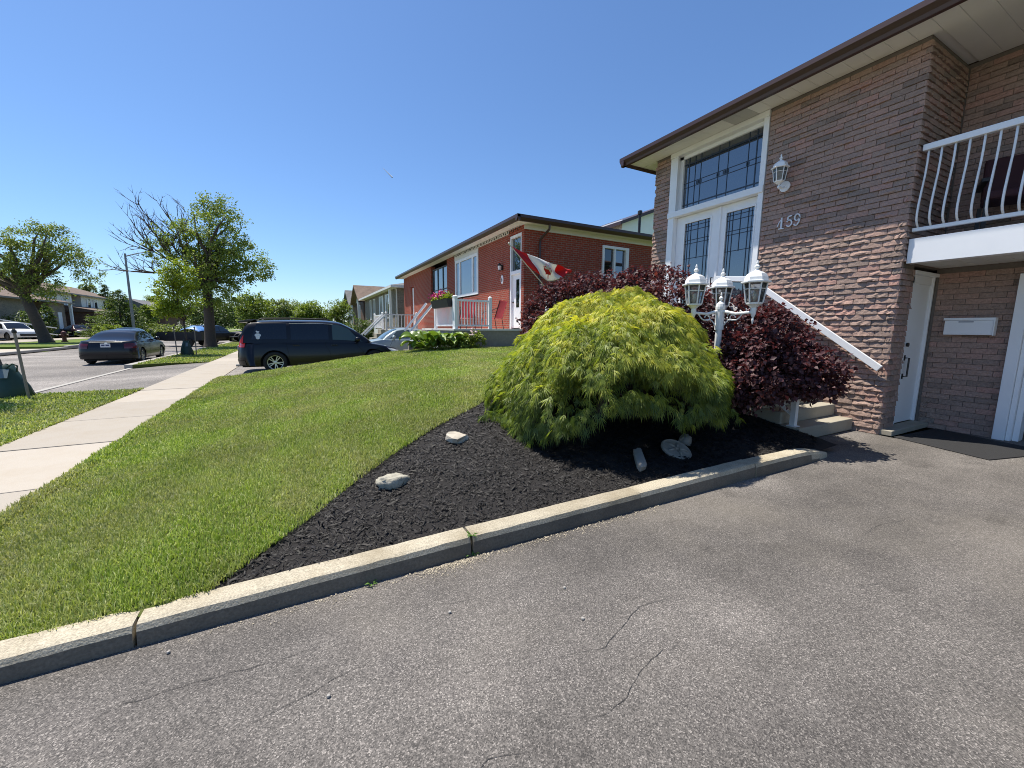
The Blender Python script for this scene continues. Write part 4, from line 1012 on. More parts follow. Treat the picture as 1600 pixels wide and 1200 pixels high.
tree('ash_tree', 'large half-bare boulevard ash with leafless branches on its left side', (-5.55, 34.7, .01), (-5.45, 34.6, 4.2), .33,
     [(-4.6, 34.4, 7.4, 2.0, 2.0, 2.2, 5), (-5.2, 34.6, 5.4, 2.2, 2.2, 1.7, 5), (-3.6, 34.5, 5.9, 1.9, 1.7, 1.6, 4), (-2.3, 34.6, 5.6, .9, 1., .8, 1.2), (-4.4, 34.5, 9.2, 1.2, 1.1, .9, 1.5), (-6.4, 34.6, 7.4, 1.6, 1.4, 1.1, 2.0), (-7.4, 34.6, 6.4, 1.2, 1., .9, .8), (-5.0, 34.6, 3.7, 2.0, 1.7, .9, 3.5)],
     470, 40, .36, .15, .6, LF_MID, 61, n_limb=22, extra=bare, shell=.35)
# staked sapling with lime foliage and its watering bag
tree('young_tree', 'young boulevard tree with bright lime leaves in front of the big ash', (-5.1, 25.6, .01), (-5.1, 25.6, 1.7), .045,
     [(-5.3, 25.6, 2.9, .95, .9, .95, 4), (-5.15, 25.6, 3.9, .75, .7, .75, 3), (-5.6, 25.6, 2.3, .6, .6, .45, 2)], 190, 34, .24, .115, .6, LF_LIME, 62, n_limb=14, shell=.3)
tree('locust_tree', 'leaning honey locust with layered crown across the street by the hydrant', (-17.4, 44.4, .1), (-18.2, 44.4, 3.6), .36,
     [(-17.2, 44.5, 4.6, 1.4, 1.6, 1.6, 4), (-18.8, 44.4, 6.4, 2.4, 2.2, 1.3, 5), (-17.0, 44.4, 7.6, 2.2, 2.0, .9, 3.5), (-15.2, 44.4, 6.6, 1.4, 1.6, .7, 2.2), (-14.7, 44.4, 5.4, 1.1, 1.2, .6, 1.6), (-20.6, 44.4, 8.2, 2.0, 1.8, 1.0, 3), (-20.0, 44.4, 5.2, 1.8, 1.6, 1.0, 3), (-16.4, 44.4, 8.6, 1.1, 1., .5, 1.2)],
     350, 40, .40, .17, .5, LF_LOCUST, 63, n_limb=24, shell=.3)
tree('young_tree', 'thin leaning sapling rising from the big green watering bag at the left edge', (-5.32, 12.05, .01), (-5.72, 11.95, 2.3), .038,
     [(-6.3, 11.8, 3.9, .62, .7, .8, 3), (-6.1, 11.8, 3.2, .45, .5, .6, 2), (-5.95, 11.9, 4.6, .5, .5, .4, 1.2)], 120, 26, .20, .10, .55, LF_LIME, 64, bark=BARKGREY, n_limb=10, shell=.3)
# far trees
def far_tree(name, label, cx, w, H, y, mat, seed, lobes=5, group='trees down the street', trunk=.2, dens=1., leafs=1., base_py=None, zlow=.25):
    r = np.random.default_rng(seed); 
    ells = []
    for k in range(lobes):
        f = r.uniform(-.55, .55); hh = r.uniform(.45, .8); ells.append((cx+f*w, y+r.uniform(-.4, .4)*w, H*hh, w*r.uniform(.42, .6), w*r.uniform(.45, .6), min(H*(1-hh), H*.3)*r.uniform(.85, 1.), 1.))
    ells.append((cx, y, H*.55, w*.9, w*.8, H*(.55-zlow*.8), 2.))
    s = y/50.; lf = .22*s*leafs
    return tree(name, label, (cx, y, 0), (cx, y, H*.35), trunk, ells, int(150*dens), 34, w*.22, lf, .6, mat, seed, group=group, n_limb=7, shell=.45)
far_tree('shade_tree', 'mid-green tree just right of the ash trunk behind the minivan', -4.95, 2.21, 5.74, 58, LF_MID, 71, 6)
far_tree('shade_tree', 'pale green tree above the middle of the minivan roof', -2.47, 2.70, 6.54, 78, LF_PALE, 72, 6)
far_tree('clipped_tree', 'rounded dense green tree above the front of the minivan roof', 1.82, 2.62, 5.51, 70, LF_MID, 73, 3, dens=1.4)
far_tree('shade_tree', 'loose bushy tree left of the far gabled houses', 4.72, 1.48, 5.13, 56, LF_MID, 74, 5, leafs=.8)
far_tree('shade_tree', 'dark tree filling the gap behind the ash trunk', -10.08, 2.68, 4.85, 66, LF_DARK, 75, 6)
far_tree('shade_tree', 'distant green treetop right of the street lamp pole', -29.03, 2.81, 7.97, 118, LF_MID, 76, 5, leafs=.7)
far_tree('shade_tree', 'distant tree poking above the two-storey roof across the street', -34.23, 1.48, 9.95, 104, LF_PALE, 77, 5, leafs=.7)
far_tree('shade_tree', 'small round tree before the far gabled bungalow across the street', -17.65, 0.99, 4.04, 70, LF_MID, 78, 4, leafs=.8)
far_tree('shade_tree', 'far tree at the end of the street beside the pale one', -0.18, 4.75, 8.31, 115, LF_PALE, 79, 5, leafs=.7)
far_tree('shade_tree', 'far tree closing the left end of the street', -25.51, 5.78, 6.99, 125, LF_MID, 80, 5, leafs=.7)
far_tree('shade_tree', 'far dark tree low behind the parked cars across the street', -13.50, 5.79, 6.63, 130, LF_DARK, 81, 5, leafs=.7)
# spruce with layered boughs
def conifer(label, cx, H, y, w, seed, mat, z0=.3):
    r = np.random.default_rng(seed); c = (cx, y, H)
    t = thing('spruce_tree', label, 'tree', (c[0], y, .05)); Ps, Ds = [], []
    for k in range(26):
        f = k/25; z = z0+(H-z0)*f; rad = w*(1-f)**.75*r.uniform(.85, 1.15)+.05
        nb = int(9*(1-f)+4)
        for j in range(nb):
            a = r.uniform(0, 6.28); m = int(16*(1-f)+6); q = np.linspace(.15, 1, m)*rad*r.uniform(.8, 1.1)
            p = np.stack([c[0]+q*np.cos(a), y+q*np.sin(a), z-.25*q+.12*q*q/rad], 1)+r.normal(0, .06, (m, 3)); p = np.repeat(p, 3, 0)+r.normal(0, .07, (3*m, 3))
            Ps.append(p); Ds.append(np.tile([math.cos(a), math.sin(a), -.15], (3*m, 1))+r.normal(0, .6, (3*m, 3)))
    P = np.vstack(Ps); D = unit(np.vstack(Ds)); n = len(P)
    V, F = leaf_quads(P, D, unit(np.array([0, 0, 1.])+r.normal(0, .4, (n, 3))), r.uniform(.2, .36, n), r.uniform(.07, .12, n)); vadd('crown', V, F, mat, t)
    add('trunk', MB().tube([(c[0], y, 0), (c[0], y, H*.95)], [.16, .02], 7), BARK, t)
conifer('broad bluish-green spruce across the street behind the dark sedan', -18.05, 5.28, 62, 3.65, 82, LF_DARK)
conifer('slim pointed spruce tip behind the street lamp', -28.30, 7.97, 92, 2.14, 83, LF_DARK, 2.)
# shrubs
def shrub(name, label, c, rad, seed, mat, n=60, per=30, leaf=.06, lw=.6, cat='shrub', group=None, stem=True):
    r = np.random.default_rng(seed); t = thing(name, label, cat, (c[0], c[1], c[2]), group=group)
    P, D, Nn, L_, W, C = clump_foliage(r, [(c[0], c[1], c[2]+rad[2]*.75, *rad, 1)], n, per, min(rad)*.3, leaf, lw, .55)
    V, F = leaf_quads(P, D, Nn, L_, W); vadd('crown', V, F, mat, t)
    mb = MB()
    for k in range(5): mb.tube([(c[0]+random.gauss(0, .03), c[1]+random.gauss(0, .03), c[2]-.02), tuple(C[k])], [.015, .005], 5)
    add('stems', mb, BARK, t); return t
shrub('shrub', 'dark green bush before the far house with brown gable', (5.2, 41.5, .05), (1.3, 1.2, 1.25), 91, LF_DARK, 90, 34, .16)
shrub('shrub', 'rounded dark bush against the stone bungalow across the street', (-25.0, 60.5, .1), (1.6, 1.4, 1.5), 92, LF_DARK, 80, 30, .2)
shrub('shrub', 'upright dark cedar beside the balcony lattice across the street', (-23.8, 61.5, .1), (.55, .55, 1.9), 93, LF_DARK, 80, 30, .18)
shrub('shrub', 'light green bush at the end of the far garage across the street', (-22.0, 71.5, .1), (1.2, 1.1, 1.5), 94, LF_LIME, 80, 30, .2)
shrub('shrub', 'white-flowering low bush by the far sidewalk', (-15.2, 64, .1), (1.3, 1., .9), 95, LF_PALE, 70, 30, .18)
shrub('shrub', 'low green bush below the spruce across the street', (-17.6, 57, .1), (1.4, 1., .8), 96, LF_MID, 70, 30, .18)
# hostas and flowering shrubs along the neighbour's porch
HOSTA = M('hosta_leaf', (.17, .27, .035), .42, var=.25, vs=4, obj=.35, trans=.25)
def hosta(label, c, n, s, seed):
    r = random.Random(seed); t = thing('hosta', label, 'plant', c)
    variants = []
    for v in range(3):
        P = []
        for i in range(7):
            f = i/6; w = .36*math.sin(math.pi*min(1, f**.8*.97+.03))**.8*(1 if f < 1 else 0)+.01
            P.append([(f, w*q, .55*math.sin(f*2.0)-.35*f*f+.10*abs(q)) for q in (-1, -.5, 0, .5, 1)])
        me = MB().grid(P).mesh('leaf'); me.materials.append(HOSTA); me.polygons.foreach_set('use_smooth', [True]*len(me.polygons)); variants.append(me)
    for k in range(n):
        o = bpy.data.objects.new('leaf', variants[k % 3]); COL.objects.link(o); o.parent = t
        a = r.uniform(0, 6.28); q = r.uniform(.0, .32)*s; lay = r.random()
        o.location = (q*math.cos(a), q*math.sin(a), .05+.28*s*lay); o.rotation_euler = (r.gauss(0, .2), -r.uniform(-.25, .5)*lay+.1, a)
        l = s*r.uniform(.30, .5); o.scale = (l, l*r.uniform(.8, 1.1), l)
hosta('large pale green hosta clump at the left end of the porch bed', (3.62, 12.75, lz(3.62, 12.75)), 60, 1.15, 1)
hosta('green hosta clump against the dark porch base', (4.25, 12.95, lz(4.25, 12.95)), 46, 1.05, 2)
shrub('peony', 'pink and white flowering peony at the porch corner', (5.25, 12.75, lz(5.25, 12.75)), (.36, .3, .34), 97, LF_MID, 44, 26, .07)
pn = bpy.data.objects['peony']
for k in range(9):
    a = random.uniform(0, 6.28); q = random.uniform(.05, .3)
    add('flower', MB().lathe([(.01, -.05), (.05, -.02), (.062, .01), (.045, .04), (.01, .045)], (5.25+q*math.cos(a), 12.7+q*math.sin(a)*.7, lz(5.25, 12.75)+.42+random.uniform(0, .25)), 8), M('peony_petal', (.72, .52, .52), .6, .2, 30), pn, smooth=True)
shrub('shrub', 'low leafy groundcover between the hosta and the peony', (4.75, 12.7, lz(4.75, 12.7)), (.45, .32, .3), 98, LF_MID, 50, 28, .07)
shrub('shrub', 'dark low shrub in front of the hosta clump', (3.95, 12.45, lz(3.95, 12.45)), (.5, .3, .24), 99, LF_MID, 50, 28, .06)

# ================================================================ RED BRICK HOUSE NEXT DOOR
h2 = thing('red_brick_house', 'long red brick bungalow with dark eaves and white picture window', 'house', (7.42, 22, 0))
ops = [(13.40, 14.36, 1.45, 5.02, 'door'), (17.45, 20.6, 3.0, 5.22, 'pic'), (21.9, 24.95, 3.0, 5.22, 'dark'), (29.3, 30.2, 1.4, 4.4, 'door2')]
def wall_with_openings(x0, x1, ya, yb, z0, z1, holes):
    mb = MB(); y = ya
    for (a, b, q0, q1, *_) in sorted(holes):
        mb.box(x0, x1, y, a, z0, z1)
        if q0 > z0: mb.box(x0, x1, a, b, z0, q0)
        if q1 < z1: mb.box(x0, x1, a, b, q1, z1)
        y = b
    return mb.box(x0, x1, y, yb, z0, z1)
add('front_wall', wall_with_openings(7.42, 7.7, 13.2, 32.3, 0, 5.22, ops), REDBRICK, h2)
mb = MB(); x = 7.7
SW = (11.05, 12.45, 3.62, 4.85)
mb.box(7.7, SW[0], 13.2, 13.45, 0, 5.22).box(SW[1], 17, 13.2, 13.45, 0, 5.22).box(SW[0], SW[1], 13.2, 13.45, 0, SW[2]).box(SW[0], SW[1], 13.2, 13.45, SW[3], 5.22)
add('side_wall', mb, REDBRICK, h2)
add('rear_block', MB().box(7.98, 17, 13.46, 32.2, 0, 5.2), BROWNBRICK, h2)
def framed(parent, x, y0, y1, z0, z1, cols, fm, gm, fw=.07, rail=None, name='window', depth=.10):
    """window in a wall that faces -x: frame, mullions at the given fractions, one pane per light"""
    mb = MB().box(x, x+depth, y0, y0+fw, z0, z1).box(x, x+depth, y1-fw, y1, z0, z1).box(x, x+depth, y0+fw, y1-fw, z0, z0+fw).box(x, x+depth, y0+fw, y1-fw, z1-fw, z1)
    e = [y0+fw]+[y0+(y1-y0)*f for f in cols]+[y1-fw]
    for f in e[1:-1]: mb.box(x+.005, x+depth, f-fw/2, f+fw/2, z0+fw, z1-fw)
    if rail: mb.box(x+.02, x+depth, y0+fw, y1-fw, rail-.03, rail+.03)
    w = add(name, mb, fm, parent)
    for a, b in zip(e, e[1:]): add('pane', MB().box(x+.045, x+.055, a+(fw/2 if a != e[0] else 0), b-(fw/2 if b != e[-1] else 0), z0+fw, z1-fw), gm, w)
    return w
framed(h2, 7.40, 17.5, 20.55, 3.05, 4.92, (.22, .78), WHITE, GLASSPALE, .13)
add('window_header', MB().box(7.40, 7.5, 17.45, 20.6, 4.925, 5.215), CREAM, h2)
framed(h2, 7.50, 21.95, 24.9, 3.02, 5.0, (.33, .66), DARKFRAME, GLASSPALE, .06, rail=3.72)
d_ = add('front_door', MB().box(7.52, 7.58, 13.5, 14.26, 1.5, 3.55), WHITE, h2)
add('door_glass', MB().box(7.512, 7.522, 13.72, 13.95, 2.3, 3.35), GLASSDARK, d_); add('door_handle', MB().lathe([(.03, -.03), (.035, 0)], (7.51, 14.18, 2.5), 8, 'x'), DARKFRAME, d_)
fr2 = add('door_frame', MB().box(7.44, 7.6, 13.41, 13.5, 1.46, 5.0).box(7.44, 7.6, 14.26, 14.35, 1.46, 5.0).box(7.44, 7.6, 13.5, 14.26, 3.55, 3.68).box(7.44, 7.6, 13.5, 14.26, 4.9, 5.0), WHITE, h2)
add('transom_glass', MB().box(7.53, 7.54, 13.5, 14.26, 3.68, 4.9), GLASS, fr2)
add('second_door', MB().box(7.55, 7.6, 29.35, 30.15, 1.45, 4.35), WHITE, h2)
wsd = add('side_window', MB().box(SW[0], SW[0]+.09, 13.14, 13.3, SW[2], SW[3]).box(SW[1]-.16, SW[1], 13.14, 13.3, SW[2], SW[3]).box(SW[0]+.09, SW[1]-.16, 13.14, 13.3, SW[2], SW[2]+.1).box(SW[0]+.09, SW[1]-.16, 13.14, 13.3, SW[3]-.1, SW[3]).box(11.66, 11.74, 13.15, 13.3, SW[2]+.1, SW[3]-.1).box(SW[0]-.04, SW[1]+.04, 13.1, 13.2, SW[2]-.06, SW[2]), WHITE, h2)
add('pane', MB().box(SW[0]+.09, 11.66, 13.25, 13.26, SW[2]+.1, SW[3]-.1), GLASSDARK, wsd); add('pane', MB().box(11.74, SW[1]-.16, 13.25, 13.26, SW[2]+.1, SW[3]-.1), GLASS, wsd)
add('soffit', MB().box(6.95, 7.42, 12.8, 32.6, 5.225, 5.25).box(7.42, 17.3, 12.8, 13.2, 5.225, 5.25), SOFFIT, h2)
add('frieze_board', MB().box(7.39, 7.418, 14.4, 17.44, 5.10, 5.222).box(7.42, 17.0, 13.16, 13.198, 5.06, 5.222), CREAM, h2)
add('gutter', MB().prism([(6.96, 5.2), (6.90, 5.2), (6.84, 5.30), (6.84, 5.40), (6.96, 5.40)], 12.66, 32.7, 'y'), GUTTER, h2)
add('side_gutter', MB().prism([(12.81, 5.2), (12.75, 5.2), (12.66, 5.30), (12.66, 5.40), (12.81, 5.40)], 6.842, 17.4, 'x'), GUTTER, h2)
add('downspout', MB().tube([(8.2, 12.72, 5.2), (8.2, 12.74, 5.05), (8.05, 13.1, 4.75), (8.05, 13.13, 4.6), (8.05, 13.13, .3)], .045, 8), GUTTER, h2)
rf2 = add('roof', MB().add([(6.9, 12.72, 5.405), (6.9, 32.65, 5.405), (17.3, 32.65, 5.405), (17.3, 12.72, 5.405), (12, 17.8, 6.6), (12, 27.6, 6.6)], [(0, 4, 5, 1), (1, 5, 2), (2, 5, 4, 3), (3, 4, 0), (0, 1, 2, 3)]), SHINGLE_BROWN, h2)
add('vent_pipe', MB().tube([(13.6, 13.8, 5.3), (13.6, 13.8, 6.55)], .06, 8).lathe([(.06, 6.5), (.10, 6.52), (.10, 6.66), (.06, 6.68)], (13.6, 13.8, 0), 10), BLACK, rf2)
# fairy lights clipped under the eave
ls = MB()
for k in range(44):
    y_ = 13.4+k*.165; ls.lathe([(.004, -.09), (.018, -.07), (.018, -.03), (.006, 0)], (7.34, y_, 5.20-.03*(k % 2)), 5)
ls.tube([(7.34, 13.35, 5.205), (7.34, 20.7, 5.205)], .007, 4)
tag(add('light_string', ls, DARKFRAME), 'dark string of small lights under the red house eave', 'light string')
wl2 = thing('porch_light', 'small black lantern lamp on the red brick beside the door', 'lantern', (7.35, 14.95, 3.9))
add('lantern', MB().lathe([(.02, -.14), (.06, -.12), (.075, .06), (.1, .07), (.05, .13), (.01, .17)], (7.28, 14.95, 3.92), 8).box(7.34, 7.418, 14.9, 15.0, 3.82, 4.0), BLACK, wl2)
add('lantern_glass', MB().lathe([(.064, -.10), (.078, .05)], (7.28, 14.95, 3.92), 8), M('frosted_glass', (.75, .75, .72), .2), wl2)
npl = thing('number_plate', 'small white oval house number plate on the red brick', 'number plate', (7.4, 14.97, 3.45))
ov = [(.10*math.cos(t), .17*math.sin(t)) for t in np.linspace(0, 2*math.pi, 21)[:-1]]
add('plate', MB().prism([(14.97+a, 3.45+b) for a, b in ov], 7.395, 7.418, 'x'), WHITE, npl)
mb = MB(); stroke(mb, arc(14.97, 3.415, .035, .045, 0, 360, 12), .018, 7.391); stroke(mb, [(15.005, 3.42), (14.99, 3.49), (14.95, 3.53)], .018, 7.391); add('numeral', mb, DARKFRAME, npl)
# ---- porch with white railings
po = thing('front_porch', 'raised porch of the red house with stone base and white railing', 'porch', (6.1, 14.9, 0))
add('porch_base', MB().box(4.72, 7.41, 13.22, 17.2, 0, 1.40), GREYROCK, po); add('porch_floor', MB().box(4.68, 7.41, 13.18, 17.25, 1.40, 1.46), CREAM, po)
def railing(parent, a, b, z0, h, n, post=True):
    a = Vector(a); b = Vector(b)
    add('rail', MB().beam((a.x, a.y, z0+h), (b.x, b.y, z0+h), .07, .07).beam((a.x, a.y, z0+.12), (b.x, b.y, z0+.12), .05, .06), WHITEMETAL, parent)
    for k in range(1, n):
        p = a.lerp(b, k/n); add('baluster', MB().box(p.x-.016, p.x+.016, p.y-.016, p.y+.016, z0+.12, z0+h), WHITEMETAL, parent)
    if post:
        for p in (a, b): add('post', MB().box(p.x-.055, p.x+.055, p.y-.055, p.y+.055, z0, z0+h+.10).lathe([(.075, 0), (.075, .03), (.02, .07)], (p.x, p.y, z0+h+.1), 8), WHITEMETAL, parent)
railing(po, (4.80, 13.30), (6.10, 13.30), 1.46, .98, 12)
railing(po, (4.80, 13.42), (4.80, 15.6), 1.46, .98, 16)
add('stair_rail', MB().beam((4.80, 15.7, 2.5), (4.0, 16.4, 1.35), .07, .08).beam((4.80, 16.9, 2.5), (4.0, 17.5, 1.35), .07, .08).box(3.96, 4.04, 16.36, 16.44, 0, 1.4), WHITEMETAL, po)
add('porch_skirt', MB().box(4.70, 4.716, 15.0, 17.1, .2, 1.38), WHITE, po)
for k in range(5): add('step', MB().box(3.6+.22*k, 4.71, 15.8, 17.1, .28*k, .28*(k+1)-.002), STEPM, po)
# planter box with petunias hung on the porch rail
pb = thing('flower_box', 'black planter box of pink petunias hung on the white porch railing', 'flower box', (4.68, 14.5, 2.3))
add('box', MB().prism([(4.62, 2.22), (4.76, 2.22), (4.80, 2.50), (4.56, 2.50)], 13.55, 15.45, 'y'), BLACK, pb)
r = np.random.default_rng(5); n = 700; P = np.stack([4.68+r.normal(0, .07, n), r.uniform(13.55, 15.45, n), 2.52+np.abs(r.normal(0, .09, n))], 1)
V, F = leaf_quads(P, rand_dirs(r, n), unit(np.array([0, 0, 1.])+r.normal(0, .5, (n, 3))), np.full(n, .08), np.full(n, .05)); vadd('foliage', V, F, LF_LIME, pb)
n = 420; P = np.stack([4.66+r.normal(0, .07, n), 13.9+np.abs(r.uniform(0, 1.5, n)), 2.60+np.abs(r.normal(0, .08, n))], 1)
V, F = leaf_quads(P, rand_dirs(r, n), unit(np.array([0, 0, 1.])+r.normal(0, .6, (n, 3))), np.full(n, .075), np.full(n, .07)); vadd('flowers', V, F, M('petunia', (.62, .05, .25), .6, isl=.4, hue=.03), pb)
# red sling chairs on the porch
REDSLING = M('red_sling', (.66, .05, .075), .7, .1, 12)
def patio_chair(label, loc, rz, grp):
    t = thing('patio_chair', label, 'chair', loc, rz, grp)
    add('seat', MB().slab([[(x, y, .40+.02*abs(y)*2-.03*(x+.25)) for y in np.linspace(-.29, .29, 4)] for x in np.linspace(-.25, .25, 4)], .02, (0, 0, 1)), REDSLING, t, world=False)
    add('backrest', MB().slab([[(-.25-.22*f, y, .42+.62*f) for y in np.linspace(-.29, .29, 4)] for f in np.linspace(0, 1, 4)], .02, (1, 0, .3)), REDSLING, t, world=False)
    for s in (-1, 1):
        add('armrest', MB().tube([(-.42, s*.31, .80), (-.1, s*.32, .66), (.2, s*.32, .63), (.29, s*.31, .5)], .014, 6), BLACK, t, world=False)
        add('leg', MB().tube([(.29, s*.31, .5), (.26, s*.31, .36), (.31, s*.31, 0)], .014, 6), BLACK, t, world=False)
        add('leg', MB().tube([(-.47, s*.31, 1.06), (-.25, s*.31, .40), (-.32, s*.31, 0)], .014, 6), BLACK, t, world=False)
    return t
patio_chair('red sling patio chair behind the left half of the porch railing', (5.35, 14.0, 1.46), R(100), 'red patio chairs on the porch')
patio_chair('red sling patio chair in the open gap right of the porch railing', (6.5, 13.95, 1.46), R(128), 'red patio chairs on the porch')
# low white side-yard gate between the houses
gt = thing('side_gate', 'low white picket gate between the two houses', 'gate', (8.2, 11.8, .8))
for k in range(7): add('picket', MB().box(7.9+k*.16, 8.0+k*.16, 11.78, 11.80, .8, 2.62+.02*(k % 2)), WHITE, gt)
add('gate_rail', MB().box(7.85, 9.02, 11.805, 11.84, 2.35, 2.43).box(7.85, 9.02, 11.805, 11.84, 1.2, 1.28), WHITE, gt)
# flag on an angled pole
fg = thing('flag', 'red and white maple leaf flag blowing from an angled pole by the red house', 'flag', (7.04, 11.0, 2.73))
pa, pb_ = Vector((7.04, 11.0, 2.73)), Vector((5.66, 11.0, 3.98))
add('pole', MB().tube([pa, pb_], .015, 8).lathe([(.004, -.02), (.03, 0), (.03, .03), (.004, .05)], tuple(pb_), 10).tube([(7.04, 11.0, 2.73), (7.07, 11.0, 2.80), (7.12, 11.0, 2.78), (7.11, 11.0, 2.70)], .014), M('pale_pole', (.62, .56, .45), .5), fg)
add('pole_bracket', MB().box(7.0, 7.1, 10.96, 11.04, .85, 2.74), WHITEMETAL, fg)
Lf = 2.05; Hf = .98
def fpt(u, v):
    """u along the fly 0..1, v down the hoist 0..1: the cloth gathers towards the top edge as it streams"""
    h = pb_.lerp(pa, .03+.40*v)
    end_top = Vector((7.75, 10.9, 3.45)); g = v*(1-u*.72)
    base = pb_.lerp(pa, .03).lerp(end_top, u)
    off = (h-pb_.lerp(pa, .03))*(1-u)**1.1+Vector((.12, 0, -.30*v-.10))*math.sin(math.pi*min(1, u*1.1))*.95+Vector((.10, 0, -.16))*v*u
    wv = .10*math.sin(7.5*u+4.2*v)+.07*math.sin(13*u-5.*v)
    return base+off+Vector((0, wv*(.3+u), .05*math.sin(5*u+1.)*u))
REDCLOTH = M('red_flag_cloth', (.62, .025, .03), .75, trans=.35); WHITECLOTH = M('white_flag_cloth', (.80, .79, .77), .75, trans=.35)
def cloth(u0, u1, m_, nm):
    P = [[tuple(fpt(u, v)) for v in np.linspace(0, 1, 15)] for u in np.linspace(u0, u1, 16)]
    return add(nm, MB().slab(P, .002, (0, -1, 0)), m_, fg, smooth=True)
cloth(0, .25, REDCLOTH, 'red_band'); wc = cloth(.25, .75, WHITECLOTH, 'white_field'); cloth(.75, 1, REDCLOTH, 'red_band')
leafp = [(0, .42), (.08, .26), (.17, .31), (.13, .10), (.24, .20), (.27, .14), (.40, .16), (.36, .04), (.42, .0), (.24, -.16), (.27, -.24), (.03, -.20), (.04, -.42), (-.04, -.42), (-.03, -.20), (-.27, -.24), (-.24, -.16), (-.42, .0), (-.36, .04), (-.40, .16), (-.27, .14), (-.24, .20), (-.13, .10), (-.17, .31), (-.08, .26)]
for sgn in (-1, 1):
    vs = [tuple(fpt(.5, .5)+Vector((0, .006*sgn, 0)))]+[tuple(fpt(.5+a*.42*.5/.5*.5, .5-b*.9)+Vector((0, .006*sgn, 0))) for a, b in leafp]
    add('maple_leaf', MB().add(vs, [(0, i+1, (i+1) % len(leafp)+1) for i in range(len(leafp))]), REDCLOTH, wc)

# ================================================================ OTHER HOUSES
def gable_window(parent, x, y0, y1, z0, z1, fm=WHITE, gm=GLASSDARK):
    return framed(parent, x, y0, y1, z0, z1, (.5,), fm, gm, .07, name='window', depth=.08)
# grey stone bungalow beyond the red one
h3 = thing('stone_bungalow', 'grey stone bungalow with white eaves beyond the red brick house', 'house', (7.42, 44, 0))
add('wall', MB().box(7.42, 17, 34.8, 53.5, 0, 4.75), GREYSTONE, h3)
add('soffit', MB().box(6.85, 17.5, 34.3, 54.0, 4.755, 4.80), SOFFIT, h3); add('fascia', MB().box(6.80, 6.849, 34.25, 54.05, 4.74, 4.93).box(6.85, 17.5, 34.25, 34.299, 4.74, 4.93), CREAM, h3)
add('roof', MB().add([(6.80, 34.25, 4.935), (6.80, 54.05, 4.935), (17.5, 54.05, 4.935), (17.5, 34.25, 4.935), (12, 39.5, 6.2), (12, 49, 6.2)], [(0, 4, 5, 1), (1, 5, 2), (2, 5, 4, 3), (3, 4, 0), (0, 1, 2, 3)]), SHINGLE_GREY, h3)
for (a, b) in ((38.0, 39.6), (41.5, 42.8), (45.8, 46.8), (48.3, 49.3)):
    w = gable_window(h3, 7.34, a, b, 2.3, 4.5)
    if a < 42: add('shutter', MB().box(7.36, 7.418, a-.42, a-.06, 2.2, 4.55).box(7.36, 7.418, b+.06, b+.42, 2.2, 4.55), WHITE, w)
add('downspout', MB().tube([(7.3, 34.7, 4.75), (7.36, 34.74, 4.5), (7.36, 34.74, .2)], .05, 6), CREAM, h3)
add('porch_column', MB().box(7.0, 7.2, 36.1, 36.3, 1.3, 4.75), WHITE, h3)
p3 = thing('neighbour_porch', 'white railed stair landing in front of the far end of the red house', 'porch', (5.6, 29, 0))
add('landing', MB().box(4.9, 7.4, 26.6, 31.2, 0, 1.35), CREAM, p3)
railing(p3, (4.95, 26.7), (6.9, 26.7), 1.35, .95, 10); railing(p3, (4.95, 28.0), (4.95, 31.1), 1.35, .95, 12)
add('stair_rail', MB().beam((4.95, 26.7, 2.3), (3.6, 26.7, 1.0), .07, .09).beam((4.95, 28.0, 2.3), (3.6, 28.0, 1.0), .07, .09), WHITEMETAL, p3)
for k in range(5): add('step', MB().box(3.5+.28*k, 4.89, 26.75, 27.95, .27*k, .27*(k+1)-.002), STEPM, p3)
# gabled houses further along
def gabled(label, y0, y1, ze, zr, wallm, roofm, seed):
    t = thing('gabled_house', label, 'house', (7.4, (y0+y1)/2, 0), group='gabled houses down the street'); ym = (y0+y1)/2
    add('wall', MB().box(7.6, 16, y0, y1, 0, ze), wallm, t)
    add('gable', MB().prism([(y0, ze), (y1, ze), (ym, zr-.15)], 7.62, 7.9, 'x'), CREAM, t)
    add('roof', MB().add([(6.9, y0-.5, ze-.1), (6.9, ym, zr), (16.5, ym, zr), (16.5, y0-.5, ze-.1), (6.9, y1+.5, ze-.1), (16.5, y1+.5, ze-.1), (6.9, y0-.5, ze-.28), (6.9, ym, zr-.2), (6.9, y1+.5, ze-.28), (16.5, ym, zr-.2), (16.5, y0-.5, ze-.28), (16.5, y1+.5, ze-.28)],
        [(0, 1, 2, 3), (1, 4, 5, 2), (0, 6, 7, 1), (1, 7, 8, 4), (6, 10, 9, 7), (7, 9, 11, 8)]), roofm, t)
    gable_window(t, 7.52, ym-1.2, ym+1.2, 2.4, ze-.5)
    add('porch_post', MB().box(6.9, 7.12, y0+.3, y0+.52, 0, ze-.25), WHITE, t); add('porch_post', MB().box(6.9, 7.12, y1-.52, y1-.3, 0, ze-.25), WHITE, t)
gabled('brown roofed gabled house past the grey stone bungalow', 56.0, 64.5, 4.9, 7.2, BROWNBRICK, SHINGLE_BROWN, 1)
gabled('farthest gabled house peeking out behind the brown roofed one', 67.5, 76, 4.9, 7.4, TANBRICK, SHINGLE_GREY, 2)
